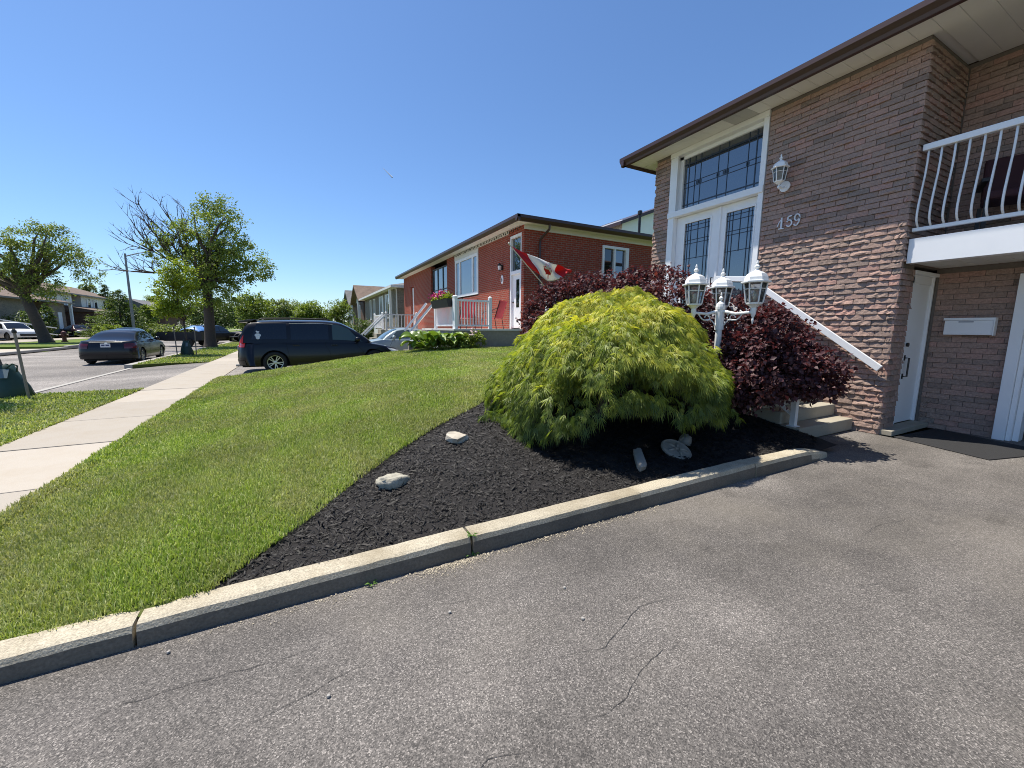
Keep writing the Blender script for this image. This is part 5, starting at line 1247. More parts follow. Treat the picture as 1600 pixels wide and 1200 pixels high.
# house behind the side yard: only a rake of its roof shows
hb = thing('rear_house', 'white sided house behind, its dark roof rake showing between the houses', 'house', (27, 26, 0))
add('wall', MB().box(21, 33, 23, 31, 0, 9.3), WHITE, hb); add('gable', MB().prism([(21, 9.3), (33, 9.3), (27, 11.3)], 23.0, 23.2, 'y'), WHITE, hb)
add('roof', MB().prism([(20.4, 9.0), (27, 11.6), (33.6, 9.0), (33.6, 8.78), (27, 11.35), (20.4, 8.78)], 22.5, 31.5, 'y'), GUTTER, hb)
gable_w = add('window', MB().box(25, 26.5, 22.95, 23.0, 5.5, 7), GLASSDARK, hb)
# two-storey and bungalow across the street
hl = thing('two_storey_house', 'two-storey pale sided house with brown roofs across the street', 'house', (-28, 80, 0))
add('upper_wall', MB().box(-38, -28, 72.4, 79.4, 3.0, 5.75).box(-38, -28.02, 82.2, 96, 3.0, 5.7), CREAM, hl)
add('upper_recess', MB().box(-38, -29.2, 79.42, 82.18, 3.0, 5.6), TANBRICK, hl)
add('ground_floor_wall', MB().box(-38, -28.1, 72.4, 96, 0, 2.98), TANBRICK, hl)
add('garage_wall', MB().box(-28.05, -24.8, 76.2, 82.5, 0, 3.15), BROWNBRICK, hl)
add('garage_door', MB().box(-24.79, -24.7, 79.6, 82.1, .1, 2.4), M('tan_door', (.30, .19, .10), .6, .1, 3), hl)
add('porch_roof', MB().prism([(-28.0, 4.1), (-24.2, 3.35), (-24.2, 3.2), (-28.0, 3.2)], 75.8, 86.5, 'y'), SHINGLE_BROWN, hl)
add('roof', MB().add([(-27.4, 71.8, 5.72), (-27.4, 96.5, 5.72), (-38.6, 96.5, 5.72), (-38.6, 71.8, 5.72), (-33, 73.5, 7.6), (-33, 95, 7.6)], [(0, 1, 5, 4), (1, 2, 5), (2, 3, 4, 5), (3, 0, 4), (3, 2, 1, 0)]), SHINGLE_BROWN, hl)
add('fascia', MB().box(-27.39, -27.3, 71.8, 96.5, 5.58, 5.76).box(-24.19, -24.1, 75.8, 86.5, 3.18, 3.37), GUTTER, hl)
for (a, b) in ((72.9, 73.5), (75.4, 76.4), (77.9, 78.7), (84.0, 84.9), (86.3, 87.2), (89.5, 90.5)):
    w = add('window', MB().box(-28.02, -27.94, a, b, 3.75, 5.25), GLASSDARK, hl); [add('shutter', MB().box(-28.0, -27.92, q, q+.2, 3.7, 5.3), WHITE, w) for q in (a-.22, b+.02)]
add('porch_column', MB().box(-24.6, -24.3, 85.9, 86.2, 0, 3.2), WHITE, hl)
hm = thing('far_bungalow', 'tan stone bungalow with white crossed balcony panels across the street', 'house', (-27, 66, 0))
add('wall', MB().box(-37, -26.6, 50, 64.6, 0, 4.2), GREYSTONE, hm); add('recess_wall', MB().box(-37, -28.6, 64.62, 69.5, 0, 4.2), BROWNBRICK, hm); add('end_wall', MB().box(-37, -26.6, 69.52, 73.2, 0, 4.15), TANBRICK, hm)
add('roof', MB().add([(-25.9, 49.2, 4.24), (-25.9, 74.0, 4.24), (-37.6, 74.0, 4.24), (-37.6, 49.2, 4.24), (-31.8, 53.5, 6.1), (-31.8, 70, 6.1)], [(0, 1, 5, 4), (1, 2, 5), (2, 3, 4, 5), (3, 0, 4), (3, 2, 1, 0)]), SHINGLE_BROWN, hm)
add('fascia', MB().box(-25.89, -25.8, 49.2, 74, 4.1, 4.28), GUTTER, hm)
add('door', MB().box(-26.62, -26.54, 71.3, 72.2, .9, 3.0), WHITE, hm); add('porch_column', MB().box(-26.2, -25.95, 73.2, 73.45, 0, 4.2), WHITE, hm)
bp = MB().box(-26.7, -26.6, 64.6, 69.5, 1.45, 1.75).box(-26.7, -26.6, 64.6, 69.5, 2.75, 2.85)
for k in range(4):
    a = 64.7+k*1.2; bp.beam((-26.65, a, 1.75), (-26.65, a+1.1, 2.75), .06, .08).beam((-26.65, a, 2.75), (-26.65, a+1.1, 1.75), .05, .08).box(-26.69, -26.61, a-.04, a+.04, 1.75, 2.75)
add('balcony_panels', bp, WHITE, hm); add('balcony_floor', MB().box(-28.6, -26.62, 64.62, 69.5, 1.3, 1.44), CREAM, hm)
add('stair_rail', MB().beam((-26.3, 55, 2.3), (-22.6, 60.0, 1.1), .09, .1).beam((-26.3, 55, 1.6), (-22.6, 60.0, .4), .08, .1).beam((-26.3, 50, 2.3), (-26.3, 55, 2.3), .09, .1), WHITEMETAL, hm)
for (a, b) in ((52, 53.5), (57, 58.6)): add('window', MB().box(-26.64, -26.56, a, b, 1.9, 3.5), GLASSDARK, hm)
hf = thing('far_bungalow', 'small gabled bungalow far down the left side of the street', 'house', (-20, 100, 0))
add('wall', MB().box(-32, -22, 97, 112, 0, 3.6), BROWNBRICK, hf); add('roof', MB().prism([(-32.8, 3.5), (-27, 6.3), (-21.2, 3.5)], 96.4, 112.6, 'y'), SHINGLE_GREY, hf)
add('porch_gable', MB().prism([(99, 3.4), (101.2, 4.9), (103.4, 3.4)], -22, -20.4, 'x'), TANBRICK, hf); add('window', MB().box(-22.02, -21.94, 105, 107, 1.2, 2.6), GLASSDARK, hf)
# street lamp, hydrant
sl = thing('street_lamp', 'grey steel street lamp with a short arm across the street', 'street lamp', (-15.9, 58, .1))
add('pole', MB().tube([(-15.9, 58, 0), (-15.9, 58, 4), (-15.9, 58, 9.0)], [.15, .12, .085], 10), STEEL, sl)
add('arm', MB().tube([(-15.9, 58, 8.7), (-14.8, 57.9, 9.1), (-13.2, 57.8, 9.5)], [.06, .05, .04], 8), STEEL, sl)
add('lamp_head', MB().lathe([(.02, -.45), (.10, -.35), (.13, 0), (.10, .3), (.02, .35)], (-12.9, 57.8, 9.55), 10, 'x'), STEEL, sl, smooth=True)
hy = thing('fire_hydrant', 'dark red fire hydrant on the grass by the locust tree', 'fire hydrant', (-16.9, 45.8, .1))
HYD = M('hydrant_paint', (.10, .02, .018), .5)
add('barrel', MB().lathe([(.20, 0), (.20, .08), (.13, .1), (.13, .62), (.17, .64), (.17, .70), (.13, .80), (.05, .87), (.04, .93)], (-16.9, 45.8, .1), 12), HYD, hy)
for s in (-1, 1): add('nozzle', MB().lathe([(.07, 0), (.07, .1*s), (.085, .1*s), (.085, .15*s)], (-16.9+.12*s, 45.8, .62), 8, 'x'), HYD, hy)
add('front_nozzle', MB().lathe([(.085, 0), (.085, -.12), (.10, -.12), (.10, -.17)], (-16.9, 45.68, .58), 8, 'y'), HYD, hy)

# ================================================================ VEHICLES
def ipl(tab, x): 
    xs_, ys_ = zip(*tab); return float(np.interp(x, xs_, ys_))
def sipl(tab, x):
    """smooth (cosine-eased monotone) interpolation"""
    xs_, ys_ = zip(*tab)
    if x <= xs_[0]: return ys_[0]
    if x >= xs_[-1]: return ys_[-1]
    i = max(k for k in range(len(xs_)) if xs_[k] <= x); t = (x-xs_[i])/(xs_[i+1]-xs_[i])
    n = len(xs_)
    def sl(k):
        if k <= 0 or k >= n-1: 
            j = 0 if k <= 0 else n-2; return (ys_[j+1]-ys_[j])/(xs_[j+1]-xs_[j])
        a = (ys_[k]-ys_[k-1])/(xs_[k]-xs_[k-1]); b = (ys_[k+1]-ys_[k])/(xs_[k+1]-xs_[k]); return 0 if a*b <= 0 else 2*a*b/(a+b)
    h = xs_[i+1]-xs_[i]; m0, m1 = sl(i)*h, sl(i+1)*h
    return (2*t**3-3*t**2+1)*ys_[i]+(t**3-2*t**2+t)*m0+(-2*t**3+3*t**2)*ys_[i+1]+(t**3-t**2)*m1
class Car:
    """+x forward, origin on the ground at mid length"""
    def __init__(s, L, W, belt, roof, xr, xf, axles, rw, sill=.24, wb=.90, wt=.70, tumble=1.):
        s.L, s.W, s.belt, s.roof, s.xr, s.xf, s.ax, s.rw, s.sill, s.wb, s.wt = L, W, belt, roof, xr, xf, axles, rw, sill, wb, wt
    def u2x(s, u, z): return ipl(s.xr, z)+(ipl(s.xf, z)-ipl(s.xr, z))*u
    def hw(s, u, z):
        e = 1.0
        if u < .5: e = (1-max(0, 1-u/.085)**3.2)**(1/3.2)
        else: e = (1-max(0, 1-(1-u)/.11)**2.6)**(1/2.6)
        zz = z/max(s.belt[len(s.belt)//2][1], .1)
        shp = ipl([(0, .90), (.22, .965), (.45, 1.), (.62, .995), (.85, .965), (1.0, .925), (1.3, .88)], zz)
        return s.W/2*shp*e
    def zbot(s, x):
        z = s.sill+.05*max(0, (abs(x)-s.L*.40)/(s.L*.1))
        for a in s.ax:
            R_ = s.rw*1.17
            if abs(x-a) < R_: z = max(z, s.rw+math.sqrt(R_*R_-(x-a)**2)*.98-.0)
        return z
    def side(s, u, t, sg, off=0.):
        xm = s.u2x(u, .55); zb = s.zbot(xm); zt = sipl(s.belt, xm)
        z = zb+(zt-zb)*t; x = s.u2x(u, z); return (x, sg*(s.hw(u, z)+off), z)
    def us(s, n=64):
        e = [0, .004, .010, .02, .035, .055, .085]; m = list(np.linspace(.085, .89, n)); 
        for a in s.ax:
            ua = (a+s.L/2)/s.L
            for d in np.linspace(-1, 1, 13): m.append(ua+math.sin(d*math.pi/2)*s.rw*1.17/s.L)
        return sorted(e+m+[.92, .945, .965, .98, .99, .996, 1.])
    def body(s):
        us = s.us(); mb = MB(); T = [0, .08, .2, .35, .5, .65, .78, .9, 1.]
        for sg in (-1, 1): 
            P = [[s.side(u, t, sg) for t in T] for u in us]
            # deck: from the shoulder in to the centre line
            for i, u in enumerate(us):
                x, y, z = P[i][-1]
                for f, dz in ((.8, .022), (.4, .038), (0, .043)): P[i].append((x, y*f, z+dz*min(1, abs(y)/(s.W*.3))))
            if sg > 0: P = P[::-1]
            mb.grid(P)
        return mb
    def under(s):
        return MB().box(-s.L*.47, s.L*.46, -s.W*.40, s.W*.40, s.sill-.04, s.rw*2.0)
    def gh(s, x, k):
        """greenhouse cross-section at x: k 0..1 up the side then over the roof; returns (y, z)"""
        zb = sipl(s.belt, x)-.01; zt = sipl(s.roof, x); H = sipl(s.roof, 0)-sipl(s.belt, 0); h = zt-zb
        yb = s.W/2*s.wb; yt = s.W/2*(s.wb+(s.wt-s.wb)*min(1, h/H))
        x0, x1 = s.roof[0][0], s.roof[-1][0]
        e = min(1., (x-x0)/.35+.80, (x1-x)/.6+.78); yb *= e; yt *= e
        if k <= .6:
            t = k/.6; return (yb+(yt-yb)*t**1.2, zb+max(0, h-.075)*t)
        t = (k-.6)/.4; a = t*math.pi/2
        return (yt*(1-t)**.62 if t < 1 else 0., zb+max(0, h-.075)+min(.075, h)*math.sin(a)**.8)
    def green(s):
        x0, x1 = s.roof[0][0], s.roof[-1][0]; xs_ = np.linspace(x0, x1, 44); K = [0, .15, .3, .45, .6, .66, .74, .84, .93, 1.]
        mb = MB()
        for sg in (-1, 1):
            P = [[(x, sg*s.gh(x, k)[0], s.gh(x, k)[1]) for k in K] for x in xs_]
            if sg > 0: P = P[::-1]
            mb.grid(P)
        return mb
    def glass_side(s, xa, xb, k0, k1, sg, lean0=0, lean1=0, off=.006, n=10):
        P = []
        for i in range(n+1):
            f = i/n; row = []
            for k in np.linspace(k0, k1, 6):
                q = (k-k0)/(k1-k0); x = xa+lean0*q+(xb+lean1*q-xa-lean0*q)*f; y, z = s.gh(x, k); row.append((x, sg*(y+off), z))
            P.append(row)
        return MB().grid(P if sg < 0 else P[::-1])
    def glass_top(s, xa, xb, k0=.64, off=.007, n=10):
        mb = MB(); P = []
        for i in range(n+1):
            x = xa+(xb-xa)*i/n; row = []
            for sg in (-1, 1):
                ks = np.linspace(k0, 1, 6) if sg < 0 else np.linspace(1, k0, 6)[1:]
                for k in ks: y, z = s.gh(x, k); row.append((x+(.004 if xa > 0 else -.004), sg*y, z+off))
            P.append(row)
        return mb.grid(P)
    def patch(s, u0, u1, t0, t1, sg, off=.006, n=8, m=5):
        P = [[s.side(u, t, sg, off) for t in np.linspace(t0, t1, m)] for u in np.linspace(u0, u1, n)]
        if u0 < .06: P = [[(p[0]-off, p[1], p[2]) for p in r] for r in P]
        if u1 > .93: P = [[(p[0]+off, p[1], p[2]) for p in r] for r in P]
        return MB().grid(P if sg < 0 else P[::-1])
def both(f): 
    mb = MB()
    for sg in (-1, 1):
        q = f(sg); mb.add(q.v, q.f)
    return mb
TYRE = M('tyre_rubber', (.016, .016, .017), .85, bump=.3, bs=60); ALLOY = M('alloy_rim', (.55, .56, .57), .32, metal=.85); DARKWELL = M('wheel_well', (.006, .006, .006), .9)
TAIL = M('tail_lamp', (.10, .004, .006), .12, coat=.5); TAILBRIGHT = M('bright_tail_lamp', (.72, .025, .018), .2, coat=.4); HEAD = M('head_lamp', (.72, .74, .75), .12, coat=.6); CHROME = M('chrome', (.7, .7, .7), .15, metal=1.); PLATE = M('number_plate', (.70, .72, .75), .4)
def wheel_meshes(rw, w=.21):
    ty = MB().lathe([(rw*.66, -w*.48), (rw*.9, -w*.5), (rw*.985, -w*.38), (rw, -w*.2), (rw, w*.2), (rw*.985, w*.38), (rw*.9, w*.5), (rw*.66, w*.48), (rw*.64, w*.2), (rw*.64, -w*.2), (rw*.66, -w*.48)], (0, 0, 0), 28, 'y', cap=False).mesh('tyre')
    rm = MB().lathe([(rw*.66, w*.30), (rw*.67, w*.46), (rw*.62, w*.44), (rw*.60, w*.1)], (0, 0, 0), 24, 'y', cap=False)
    rm2 = MB().lathe([(rw*.60, w*.02), (rw*.02, w*.02)], (0, 0, 0), 20, 'y')
    for k in range(10):
        a = 2*math.pi*k/10+(.12 if k % 2 else -.12)
        rm.beam((rw*.10*math.cos(a), w*.36, rw*.10*math.sin(a)), (rw*.63*math.cos(a), w*.40, rw*.63*math.sin(a)), rw*.075, w*.12, up=(0, 1, 0))
    rm.lathe([(rw*.17, w*.30), (rw*.16, w*.43), (rw*.05, w*.45)], (0, 0, 0), 12, 'y')
    a, b = rm.mesh('rim'), rm2.mesh('wheel_hub')
    ty.materials.append(TYRE); a.materials.append(ALLOY); b.materials.append(DARKWELL)
    ty.polygons.foreach_set('use_smooth', [True]*len(ty.polygons)); return ty, a, b
WH = {}
def wheels(t, car):
    if car.rw not in WH: WH[car.rw] = wheel_meshes(car.rw)
    ty, rm, hub = WH[car.rw]
    for a in car.ax:
        for sg in (-1, 1):
            w = bpy.data.objects.new('wheel', ty); COL.objects.link(w); w.parent = t; w.location = (a, sg*(car.W/2-.125), car.rw); w.rotation_euler = (0, random.uniform(0, 1), 0 if sg > 0 else math.pi)
            for nm, me in (('rim', rm), ('wheel_hub', hub)):
                o = bpy.data.objects.new(nm, me); COL.objects.link(o); o.parent = w
def paint(name, c, flake=0.): return M(name, c, .28, spec=.35, coat=.22, metal=flake)
def build_car(name, label, cat, car, loc, rz, col, wins, group=None, hatch=False, extras=None, lampt=(.62, .88), headt=(.52, .80), taill=.10, rear_glass=None, wind=None, glass=None, detail=True):
    t = thing(name, label, cat, loc, rz, group); gm = glass or CARGLASS
    bd = add('body', car.body(), col, t, world=False, smooth=True); add('underbody', car.under(), DARKWELL, t, world=False)
    cb = add('cabin', car.green(), col, t, world=False, smooth=True)
    for (a, b, k0, k1, l0, l1) in wins:
        for sg in (-1, 1): add('side_window', car.glass_side(a, b, k0, k1, sg, l0, l1), PALECG if (name == 'minivan' and a > 0) else gm, cb, world=False, smooth=True)
    if wind: add('windshield', car.glass_top(*wind), gm, cb, world=False, smooth=True)
    if rear_glass: add('rear_window', car.glass_top(*rear_glass), gm, cb, world=False, smooth=True)
    for sg in (-1, 1):
        add('tail_lamp', car.patch(.006, taill, lampt[0], lampt[1], sg, .010), TAILBRIGHT if 'van' in name else TAIL, t, world=False, smooth=True)
        add('head_lamp', car.patch(.925, .992, headt[0], headt[1], sg, .010), HEAD, t, world=False, smooth=True)
    add('rear_plate', MB().box(car.u2x(0, .75)-.035, car.u2x(0, .75)-.012, -.15, .15, .72, .87), PLATE, t, world=False)
    add('plate_lettering', MB().box(car.u2x(0, .75)-.0385, car.u2x(0, .75)-.036, -.12, -.01, .77, .83).box(car.u2x(0, .75)-.0385, car.u2x(0, .75)-.036, .02, .12, .77, .83), M('plate_blue', (.05, .07, .16), .5), bpy.context.scene.objects[t.children[-1].name] if t.children else t, world=False)
    add('grille', MB().box(car.u2x(1, .55)-.06, car.u2x(1, .55)+.012, -car.W*.28, car.W*.28, .42, .62), BLACK, t, world=False)
    add('bumper', both(lambda sg: car.patch(.0, .05, .0, .22, sg, .012)), BLACK, t, world=False, smooth=True)
    if detail:
        for sg in (-1, 1):
            xm = wins[-1][1]-.18; y_, z_ = car.gh(xm, .12)
            add('door_mirror', MB().lathe([(.02, -.09), (.075, -.07), (.09, 0), (.07, .08), (.02, .10)], (xm, sg*(y_+.14), z_+.04), 10, 'y').beam((xm, sg*y_, z_), (xm, sg*(y_+.1), z_+.02), .05, .04), col, t, world=False, smooth=True)
            for (a, b, *_r) in wins[:2] if len(wins) < 3 else wins[1:3]:
                uu = (a+.12+car.L/2)/car.L; p = car.side(uu, .86, sg, .02)
                add('door_handle', MB().beam((p[0], p[1], p[2]), (p[0]+.19, p[1], p[2]), .025, .028), col, t, world=False)
            for (a, b, *_r) in wins:
                uu = (b+.04+car.L/2)/car.L; P = [[car.side(uu-.0012, q, sg, .003) for q in np.linspace(.04, .99, 9)], [car.side(uu+.0012, q, sg, .003) for q in np.linspace(.04, .99, 9)]]
                add('door_seam', MB().grid(P if sg < 0 else P[::-1]), DARKWELL, bd, world=False)
    wheels(t, car)
    if extras: extras(t, car)
    return t
# --- black minivan on the neighbour's drive
van = Car(5.12, 1.96, [(-2.6, .98), (-1.5, .99), (0, .99), (.9, .98), (1.35, .97), (1.9, .88), (2.3, .77), (2.56, .66)],
          [(-2.46, .99), (-2.30, 1.50), (-2.16, 1.66), (-1.4, 1.71), (-.3, 1.72), (.35, 1.685), (.8, 1.50), (1.25, 1.20), (1.52, .985)],
          [(.2, -2.50), (.45, -2.56), (.72, -2.54), (1.0, -2.47), (1.2, -2.44)], [(.2, 2.46), (.5, 2.56), (.66, 2.50), (.9, 2.2)], (-1.50, 1.58), .345, .25, .925, .74)
def van_extra(t, car):
    for sg in (-1, 1):
        add('roof_rail', MB().tube([(-1.9, sg*.66, 1.70), (-1.8, sg*.66, 1.745), (-.9, sg*.67, 1.765), (.05, sg*.66, 1.75), (.2, sg*.65, 1.70)], .018, 6), BLACK, t, world=False)
        add('tail_lamp', car.glass_side(-2.44, -2.33, .02, .34, sg, .0, .02, .012, 5), TAILBRIGHT, t, world=False)
        add('slide_track', MB().grid([[car.side(u, q, sg, .004) for q in (.90, .912)] for u in np.linspace(.10, .36, 8)][::(1 if sg < 0 else -1)]), DARKWELL, t, world=False)
        add('sill_trim', car.patch(.33, .68, .0, .10, sg, .008), BLACK, t, world=False)
        add('window_strip', MB().tube([(x, sg*(car.gh(x, .56)[0]+.012), car.gh(x, .56)[1]) for x in np.linspace(-1.05, .25, 10)], .006, 4), CHROME, t, world=False)
    add('spoiler', MB().prism([(-2.46, 1.60), (-2.44, 1.655), (-2.1, 1.715), (-1.95, 1.715), (-2.1, 1.64)], -.68, .68, 'y'), paint('black_van_paint', (.005, .005, .007)), t, world=False, bevel=.012)
    dcl = MB()
    for (cx, cz, rx, rz) in ((-1.93, 1.335, .05, .045), (-1.93, 1.215, .085, .06), (-1.93, 1.14, .055, .05)):
        pts = [(cx+rx*math.cos(a), cz+rz*math.sin(a)) for a in np.linspace(0, 6.283, 15)[:-1]]
        for sg in (-1,): 
            y_ = lambda z: -(car.gh(-1.93, .6*(z-.98)/.6)[0]+.011)
            dcl.add([(p, y_(q), q) for p, q in pts], [tuple(range(14))])
    add('window_sticker', dcl, M('sticker_white', (.62, .64, .66), .6), t, world=False)
    add('exhaust_tip', MB().tube([(-2.6, -.55, .26), (-2.3, -.55, .26)], .035, 8), STEEL, t, world=False)
VANP = paint('black_van_paint', (.005, .005, .007)); PALECG = mat_glass('pale_car_glass', (.06, .09, .09), 1.55)
build_car('minivan', 'black minivan parked on the neighbouring driveway, rear toward the sidewalk', 'minivan', van, (.76, 15.82, -.004), 0, VANP,
          [(-2.12, -1.14, .10, .56, .16, 0.), (-1.02, .10, .08, .56, 0, 0), (.22, 1.18, .08, .56, 0, -.42)], extras=van_extra, lampt=(.80, .995), headt=(.60, .93), taill=.045, rear_glass=(-2.44, -2.2, .66), wind=(.50, 1.46, .66))
# --- saloon shape shared by several parked cars
def saloon(L=4.62, W=1.82): 
    return Car(L, W, [(-2.31, .93), (-1.9, .98), (-1.2, .95), (0, .91), (.7, .92), (1.1, .92), (1.7, .84), (2.1, .74), (2.31, .62)],
        [(-1.86, .97), (-1.5, 1.10), (-1.05, 1.31), (-.55, 1.42), (.0, 1.445), (.4, 1.40), (.75, 1.24), (1.16, .925)],
        [(.2, -2.24), (.45, -2.31), (.75, -2.28), (.95, -2.20), (1.1, -2.16)], [(.2, 2.2), (.45, 2.31), (.62, 2.26), (.9, 2.0)], (-1.36, 1.36), .325, .21, .90, .66)
SW_ = [(-1.30, -.42, .16, .57, .34, .0), (-.32, .80, .12, .57, 0, -.36)]
def sedan_extra(t, car):
    x = car.u2x(0, .9)
    add('trunk_trim', MB().box(x-.015, x+.01, -.5, .5, .915, .94), CHROME, t, world=False)
    add('rear_badge', MB().lathe([(.05, 0), (.05, -.012), (.035, -.014)], (x-.0, 0, .86), 14, 'x'), CHROME, t, world=False)
build_car('sedan', 'dark navy sedan parked at the kerb facing away down the street', 'sedan', saloon(), (-7.0, 24.4, -.13), R(90), paint('navy_paint', (.006, .007, .013)), SW_, extras=sedan_extra, lampt=(.60, .90), rear_glass=(-1.80, -1.05, .66), wind=(.42, 1.12, .66), taill=.075)
build_car('sedan', 'pale silver-green sedan parked beyond the minivan by the porch', 'sedan', saloon(), (4.35, 19.35, .03), R(180), paint('silver_green_paint', (.30, .36, .36), .35), SW_, rear_glass=(-1.80, -1.05, .66), wind=(.42, 1.12, .66), glass=PALECG)
suvc = lambda: Car(4.75, 1.9, [(-2.37, 1.05), (-1.5, 1.06), (0, 1.03), (.9, 1.03), (1.3, 1.03), (1.9, .97), (2.25, .87), (2.37, .75)],
        [(-2.22, 1.05), (-1.98, 1.50), (-1.7, 1.66), (-.6, 1.70), (.1, 1.68), (.45, 1.60), (.8, 1.38), (1.25, 1.035)],
        [(.2, -2.3), (.5, -2.37), (.9, -2.33), (1.2, -2.26)], [(.2, 2.28), (.55, 2.37), (.8, 2.32), (1., 2.1)], (-1.4, 1.42), .36, .27, .92, .72)
UW = [(-2.0, -1.25, .12, .56, .22, .0), (-1.15, -.2, .10, .56, 0, 0), (-.1, .92, .10, .56, 0, -.40)]
def suv(name, label, loc, rz, col, group=None): return build_car(name, label, 'car', suvc(), loc, rz, col, UW, group=group, lampt=(.60, .90), headt=(.62, .88), rear_glass=(-2.18, -1.8, .66), wind=(.45, 1.2, .66), taill=.07, detail=False)
def sal(name, label, loc, rz, col, group=None): return build_car(name, label, 'car', saloon(), loc, rz, col, SW_, group=group, rear_glass=(-1.80, -1.05, .66), wind=(.42, 1.12, .66), detail=False)
G = 'cars parked down the street'
suv('parked_suv', 'white crossover in the driveway across the street, nose toward the road', (-23.6, 54.6, .0), R(-42), paint('white_car_paint', (.72, .73, .74)), G)
suv('parked_suv', 'dark car cut off at the left edge of the picture', (-25.3, 51.6, .0), R(-35), paint('dark_blue_paint', (.015, .017, .03)), G)
sal('parked_car', 'dark maroon car before the far brick garage', (-24.6, 70.5, .05), R(-55), paint('maroon_paint', (.035, .010, .014)), G)
sal('parked_car', 'grey car right of the maroon one before the far garage', (-22.6, 74.5, .05), R(-50), paint('grey_car_paint', (.10, .10, .11), .3), G)
sal('parked_car', 'dark teal car facing us just beyond the navy sedan', (-10.6, 37.5, -.13), R(-86), paint('teal_paint', (.02, .04, .05), .2), G)
sal('parked_car', 'small white car facing us at the far kerb', (-12.2, 56.5, -.13), R(-80), paint('white_car_paint', (.72, .73, .74)), G)
suv('parked_suv', 'black SUV behind the ash trunk hitched near the trailer', (-7.2, 46.2, -.13), R(60), paint('black_suv_paint', (.008, .008, .009)), G)
suv('parked_suv', 'white and blue van far down beyond the white car', (-12.6, 71, -.13), R(-85), paint('white_car_paint', (.72, .73, .74)), G)
suv('parked_suv', 'white vehicle half hidden by the tree left of the white bush', (-17.8, 70, .05), R(-60), paint('white_car_paint', (.72, .73, .74)), G)
# --- trailer heaped with branches and a blue tarp
tr = thing('utility_trailer', 'dark utility trailer heaped with cut branches and a blue tarp', 'trailer', (-7.9, 39.6, -.13), R(-20))
add('bed', MB().box(-1.5, 1.6, -.75, .75, .5, .56).box(-1.5, 1.6, -.75, -.71, .56, 1.12).box(-1.5, 1.6, .71, .75, .56, 1.12).box(-1.5, -1.46, -.71, .71, .56, 1.12).box(1.56, 1.6, -.71, .71, .56, 1.12), M('dark_steel', (.016, .016, .018), .6), tr, world=False)
add('tongue', MB().beam((-1.5, 0, .5), (-2.4, 0, .5), .08, .08).box(-2.15, -2.07, -.04, .04, .05, .5), STEEL, tr, world=False)
for sg in (-1, 1): add('wheel', MB().lathe([(.1, -.09), (.3, -.1), (.32, 0), (.3, .1), (.1, .09)], (.75, sg*.86, .32), 16, 'y'), TYRE, tr, world=False)
add('tarp', MB().slab([[(.15+1.35*f, y, 1.18+.42*math.sin(math.pi*(.15+.7*f))*math.cos(y*1.4)+.04*math.sin(9*y+7*f)-.35*max(0, f-.7)) for y in np.linspace(-.80, .80, 9)] for f in np.linspace(0, 1, 10)], .01, (0, 0, 1)), M('blue_tarp', (.10, .24, .55), .45), tr, world=False, smooth=True)
ld = thing('branch_pile', 'cut green branches piled on the utility trailer', 'branches', (-8.6, 39.85, .9)); r = np.random.default_rng(3); n = 900
P = np.stack([r.normal(0, .55, n), r.normal(0, .3, n), np.abs(r.normal(0, .22, n))], 1); V, F = leaf_quads(P, rand_dirs(r, n), unit(np.array([0, 0, 1.])+r.normal(0, .6, (n, 3))), np.full(n, .22), np.full(n, .1)); place('crown', npmesh('crown', V, F), LF_PALE, ld)
mb = MB()
for k in range(8): mb.tube([(random.uniform(-.7, .3), random.uniform(-.3, .3), -.1), (random.uniform(-.3, .8), random.uniform(-.3, .3), .3)], [.03, .01], 5)
add('stems', mb, BARK, ld, world=False)
t2 = thing('small_trailer', 'small dark flat trailer standing beyond the ash tree', 'trailer', (-4.9, 46, .01), R(20))
add('frame', MB().box(-.9, .9, -.6, .6, .42, .5).beam((.9, 0, .45), (1.6, 0, .45), .06, .06), BLACK, t2, world=False)
for sg in (-1, 1): add('wheel', MB().lathe([(.1, -.1), (.36, -.11), (.4, 0), (.36, .11), (.1, .1)], (-.1, sg*.72, .4), 16, 'y'), TYRE, t2, world=False)
# --- tree stakes and watering bags
BAGM = M('green_bag', (.016, .050, .036), .5, .25, 6, bump=.3, bs=14); STAKE = M('stake_wood', (.25, .21, .17), .85, .2, 8)
def bag(label, c, s, seed, w=.38):
    r = random.Random(seed); t = thing('watering_bag', label, 'watering bag', c)
    P = []
    for i, (f, q) in enumerate(((0, 1.), (.04, 1.03), (.3, .93), (.6, .72), (.85, .52), (.95, .44), (1., .34))):
        row = [(w*q*(1+.06*math.sin(3*a+i))*math.cos(a), w*q*.85*(1+.05*math.sin(4*a+1))*math.sin(a), f*s+.02*math.sin(5*a)*(f > .8)) for a in np.linspace(0, 6.283, 25)]
        P.append(row)
    add('bag', MB().grid(P), BAGM, t, world=False, smooth=True)
    add('strap', MB().tube([(.3*w, -.44*w, s*.9), (.52*w, -.35*w, s*1.04), (.62*w, -.1*w, s*.96), (.6*w, -.2*w, s*.78)], .016, 6), BAGM, t, world=False, smooth=True)
    add('strap', MB().tube([(-.3*w, -.4*w, s*.93), (-.45*w, -.25*w, s*1.06), (-.2*w, .0, s*1.08)], .014, 6), BAGM, t, world=False, smooth=True)
    add('bag_label', MB().slab([[(.05*w+.38*w*a, -w*(.80-.30*b)*.97, s*(.62+.26*b)) for b in (0, .5, 1)] for a in (0, .5, 1)], .004, (0, -1, .4)), M('bag_print', (.13, .18, .19), .6), t, world=False)
bag('large dark green watering bag at the left edge of the near boulevard', (-5.40, 12.05, .012), .66, 1, .35)
bag('green watering bag round the staked lime-leaved sapling', (-5.1, 25.6, .012), .72, 2, .27)
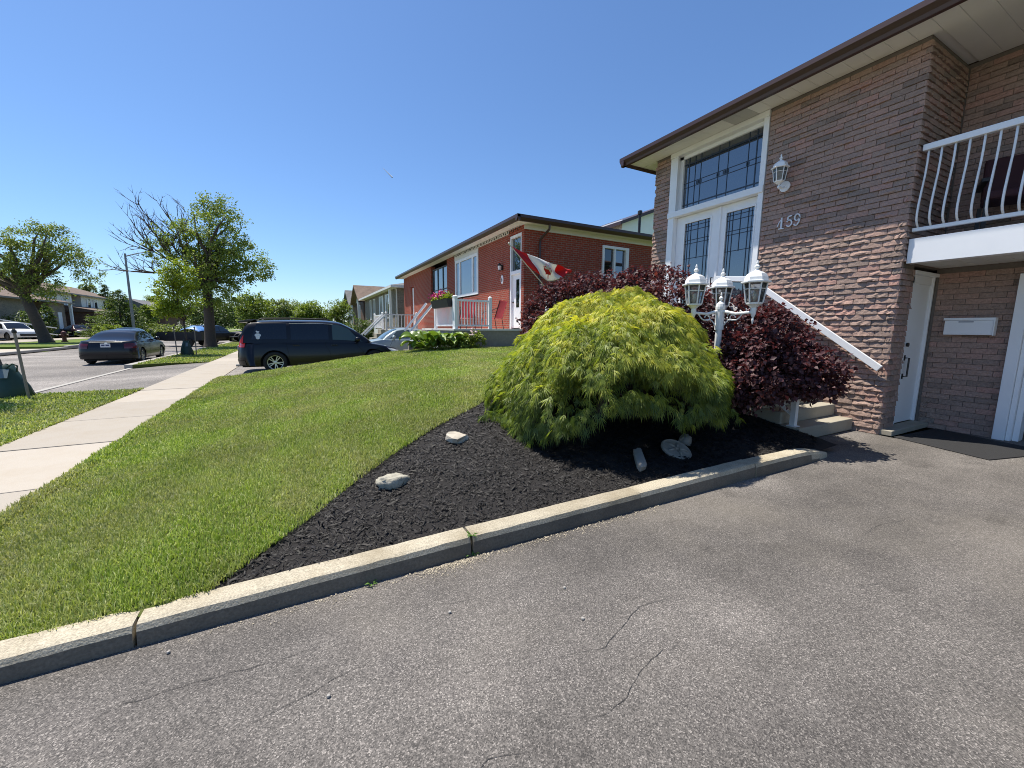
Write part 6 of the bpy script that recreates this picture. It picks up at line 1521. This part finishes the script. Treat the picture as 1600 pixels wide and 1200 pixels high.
def stake(label, x, y, h, lean):
    t = thing('tree_stake', label, 'stake', (x, y, 0)); add('post', MB().tube([(0, 0, -.02), (lean*.5, 0, h*.5), (lean, 0, h)], [.025, .024, .023], 7), STAKE, t, world=False)
    add('tie', MB().lathe([(.036, h*.93), (.038, h*.95), (.036, h*.97)], (lean*.95, 0, 0), 8), BLACK, t, world=False)
stake('weathered grey stake beside the large watering bag at the left edge', -4.98, 11.75, 1.42, -.06)
stake('left stake of the young lime-leaved tree', -5.45, 25.4, 1.45, -.03); stake('right stake of the young lime-leaved tree', -4.75, 25.75, 1.45, .02)
# --- waste bin by the minivan, things on the balcony, contrail
bn = thing('wheelie_bin', 'dark wheelie bin standing between the minivan and the porch bed', 'bin', (3.82, 14.5, 0))
add('bin_body', MB().prism([(-.27, 0), (.27, 0), (.31, .95), (-.31, .95)], -.30, .30, 'y'), BLACK, bn, world=False, bevel=.02); add('bin_lid', MB().box(-.34, .34, -.33, .33, .952, 1.02), M('bin_lid_grey', (.35, .36, .37), .5), bn, world=False, bevel=.02)
c3 = thing('balcony_chair', 'dark chair with maroon cushions on the shaded balcony', 'chair', (8.1, 1.75, 2.75), R(200))
MAR = M('maroon_cushion', (.045, .012, .016), .8, .1, 8)
add('seat', MB().box(-.28, .28, -.28, .28, .40, .50), MAR, c3, world=False, bevel=.03); add('backrest', MB().beam((-.28, 0, .48), (-.42, 0, 1.05), .56, .09, up=(1, 0, .2)), MAR, c3, world=False, bevel=.03)
for sx in (-1, 1):
    for sy in (-1, 1): add('leg', MB().box(sx*.26-.02, sx*.26+.02, sy*.28-.02, sy*.28+.02, 0, .40), BLACK, c3, world=False)
    add('armrest', MB().box(-.3, .3, sx*.32-.03, sx*.32+.03, .62, .66), BLACK, c3, world=False)
tb_ = thing('balcony_table', 'low dark table on the shaded balcony', 'table', (8.15, .75, 2.75))
add('table_top', MB().box(-.32, .32, -.5, .5, .62, .66), MAR, tb_, world=False, bevel=.01)
for sx in (-1, 1):
    for sy in (-1, 1): add('leg', MB().beam((sx*.25, sy*.42, 0), (sx*.05, sy*.1, .62), .04, .04), BLACK, tb_, world=False)
a_, b_ = Vector((1078.5, 5691.2, 2049.4)), Vector((1181.7, 5617.4, 1926.9))
tag(add('contrail', MB().tube([a_, a_.lerp(b_, .4), b_], [1., 4., 9.], 6), M('contrail_white', (.8, .8, .8), 1.)), 'short thin white contrail in the blue sky', 'contrail', kind='stuff')
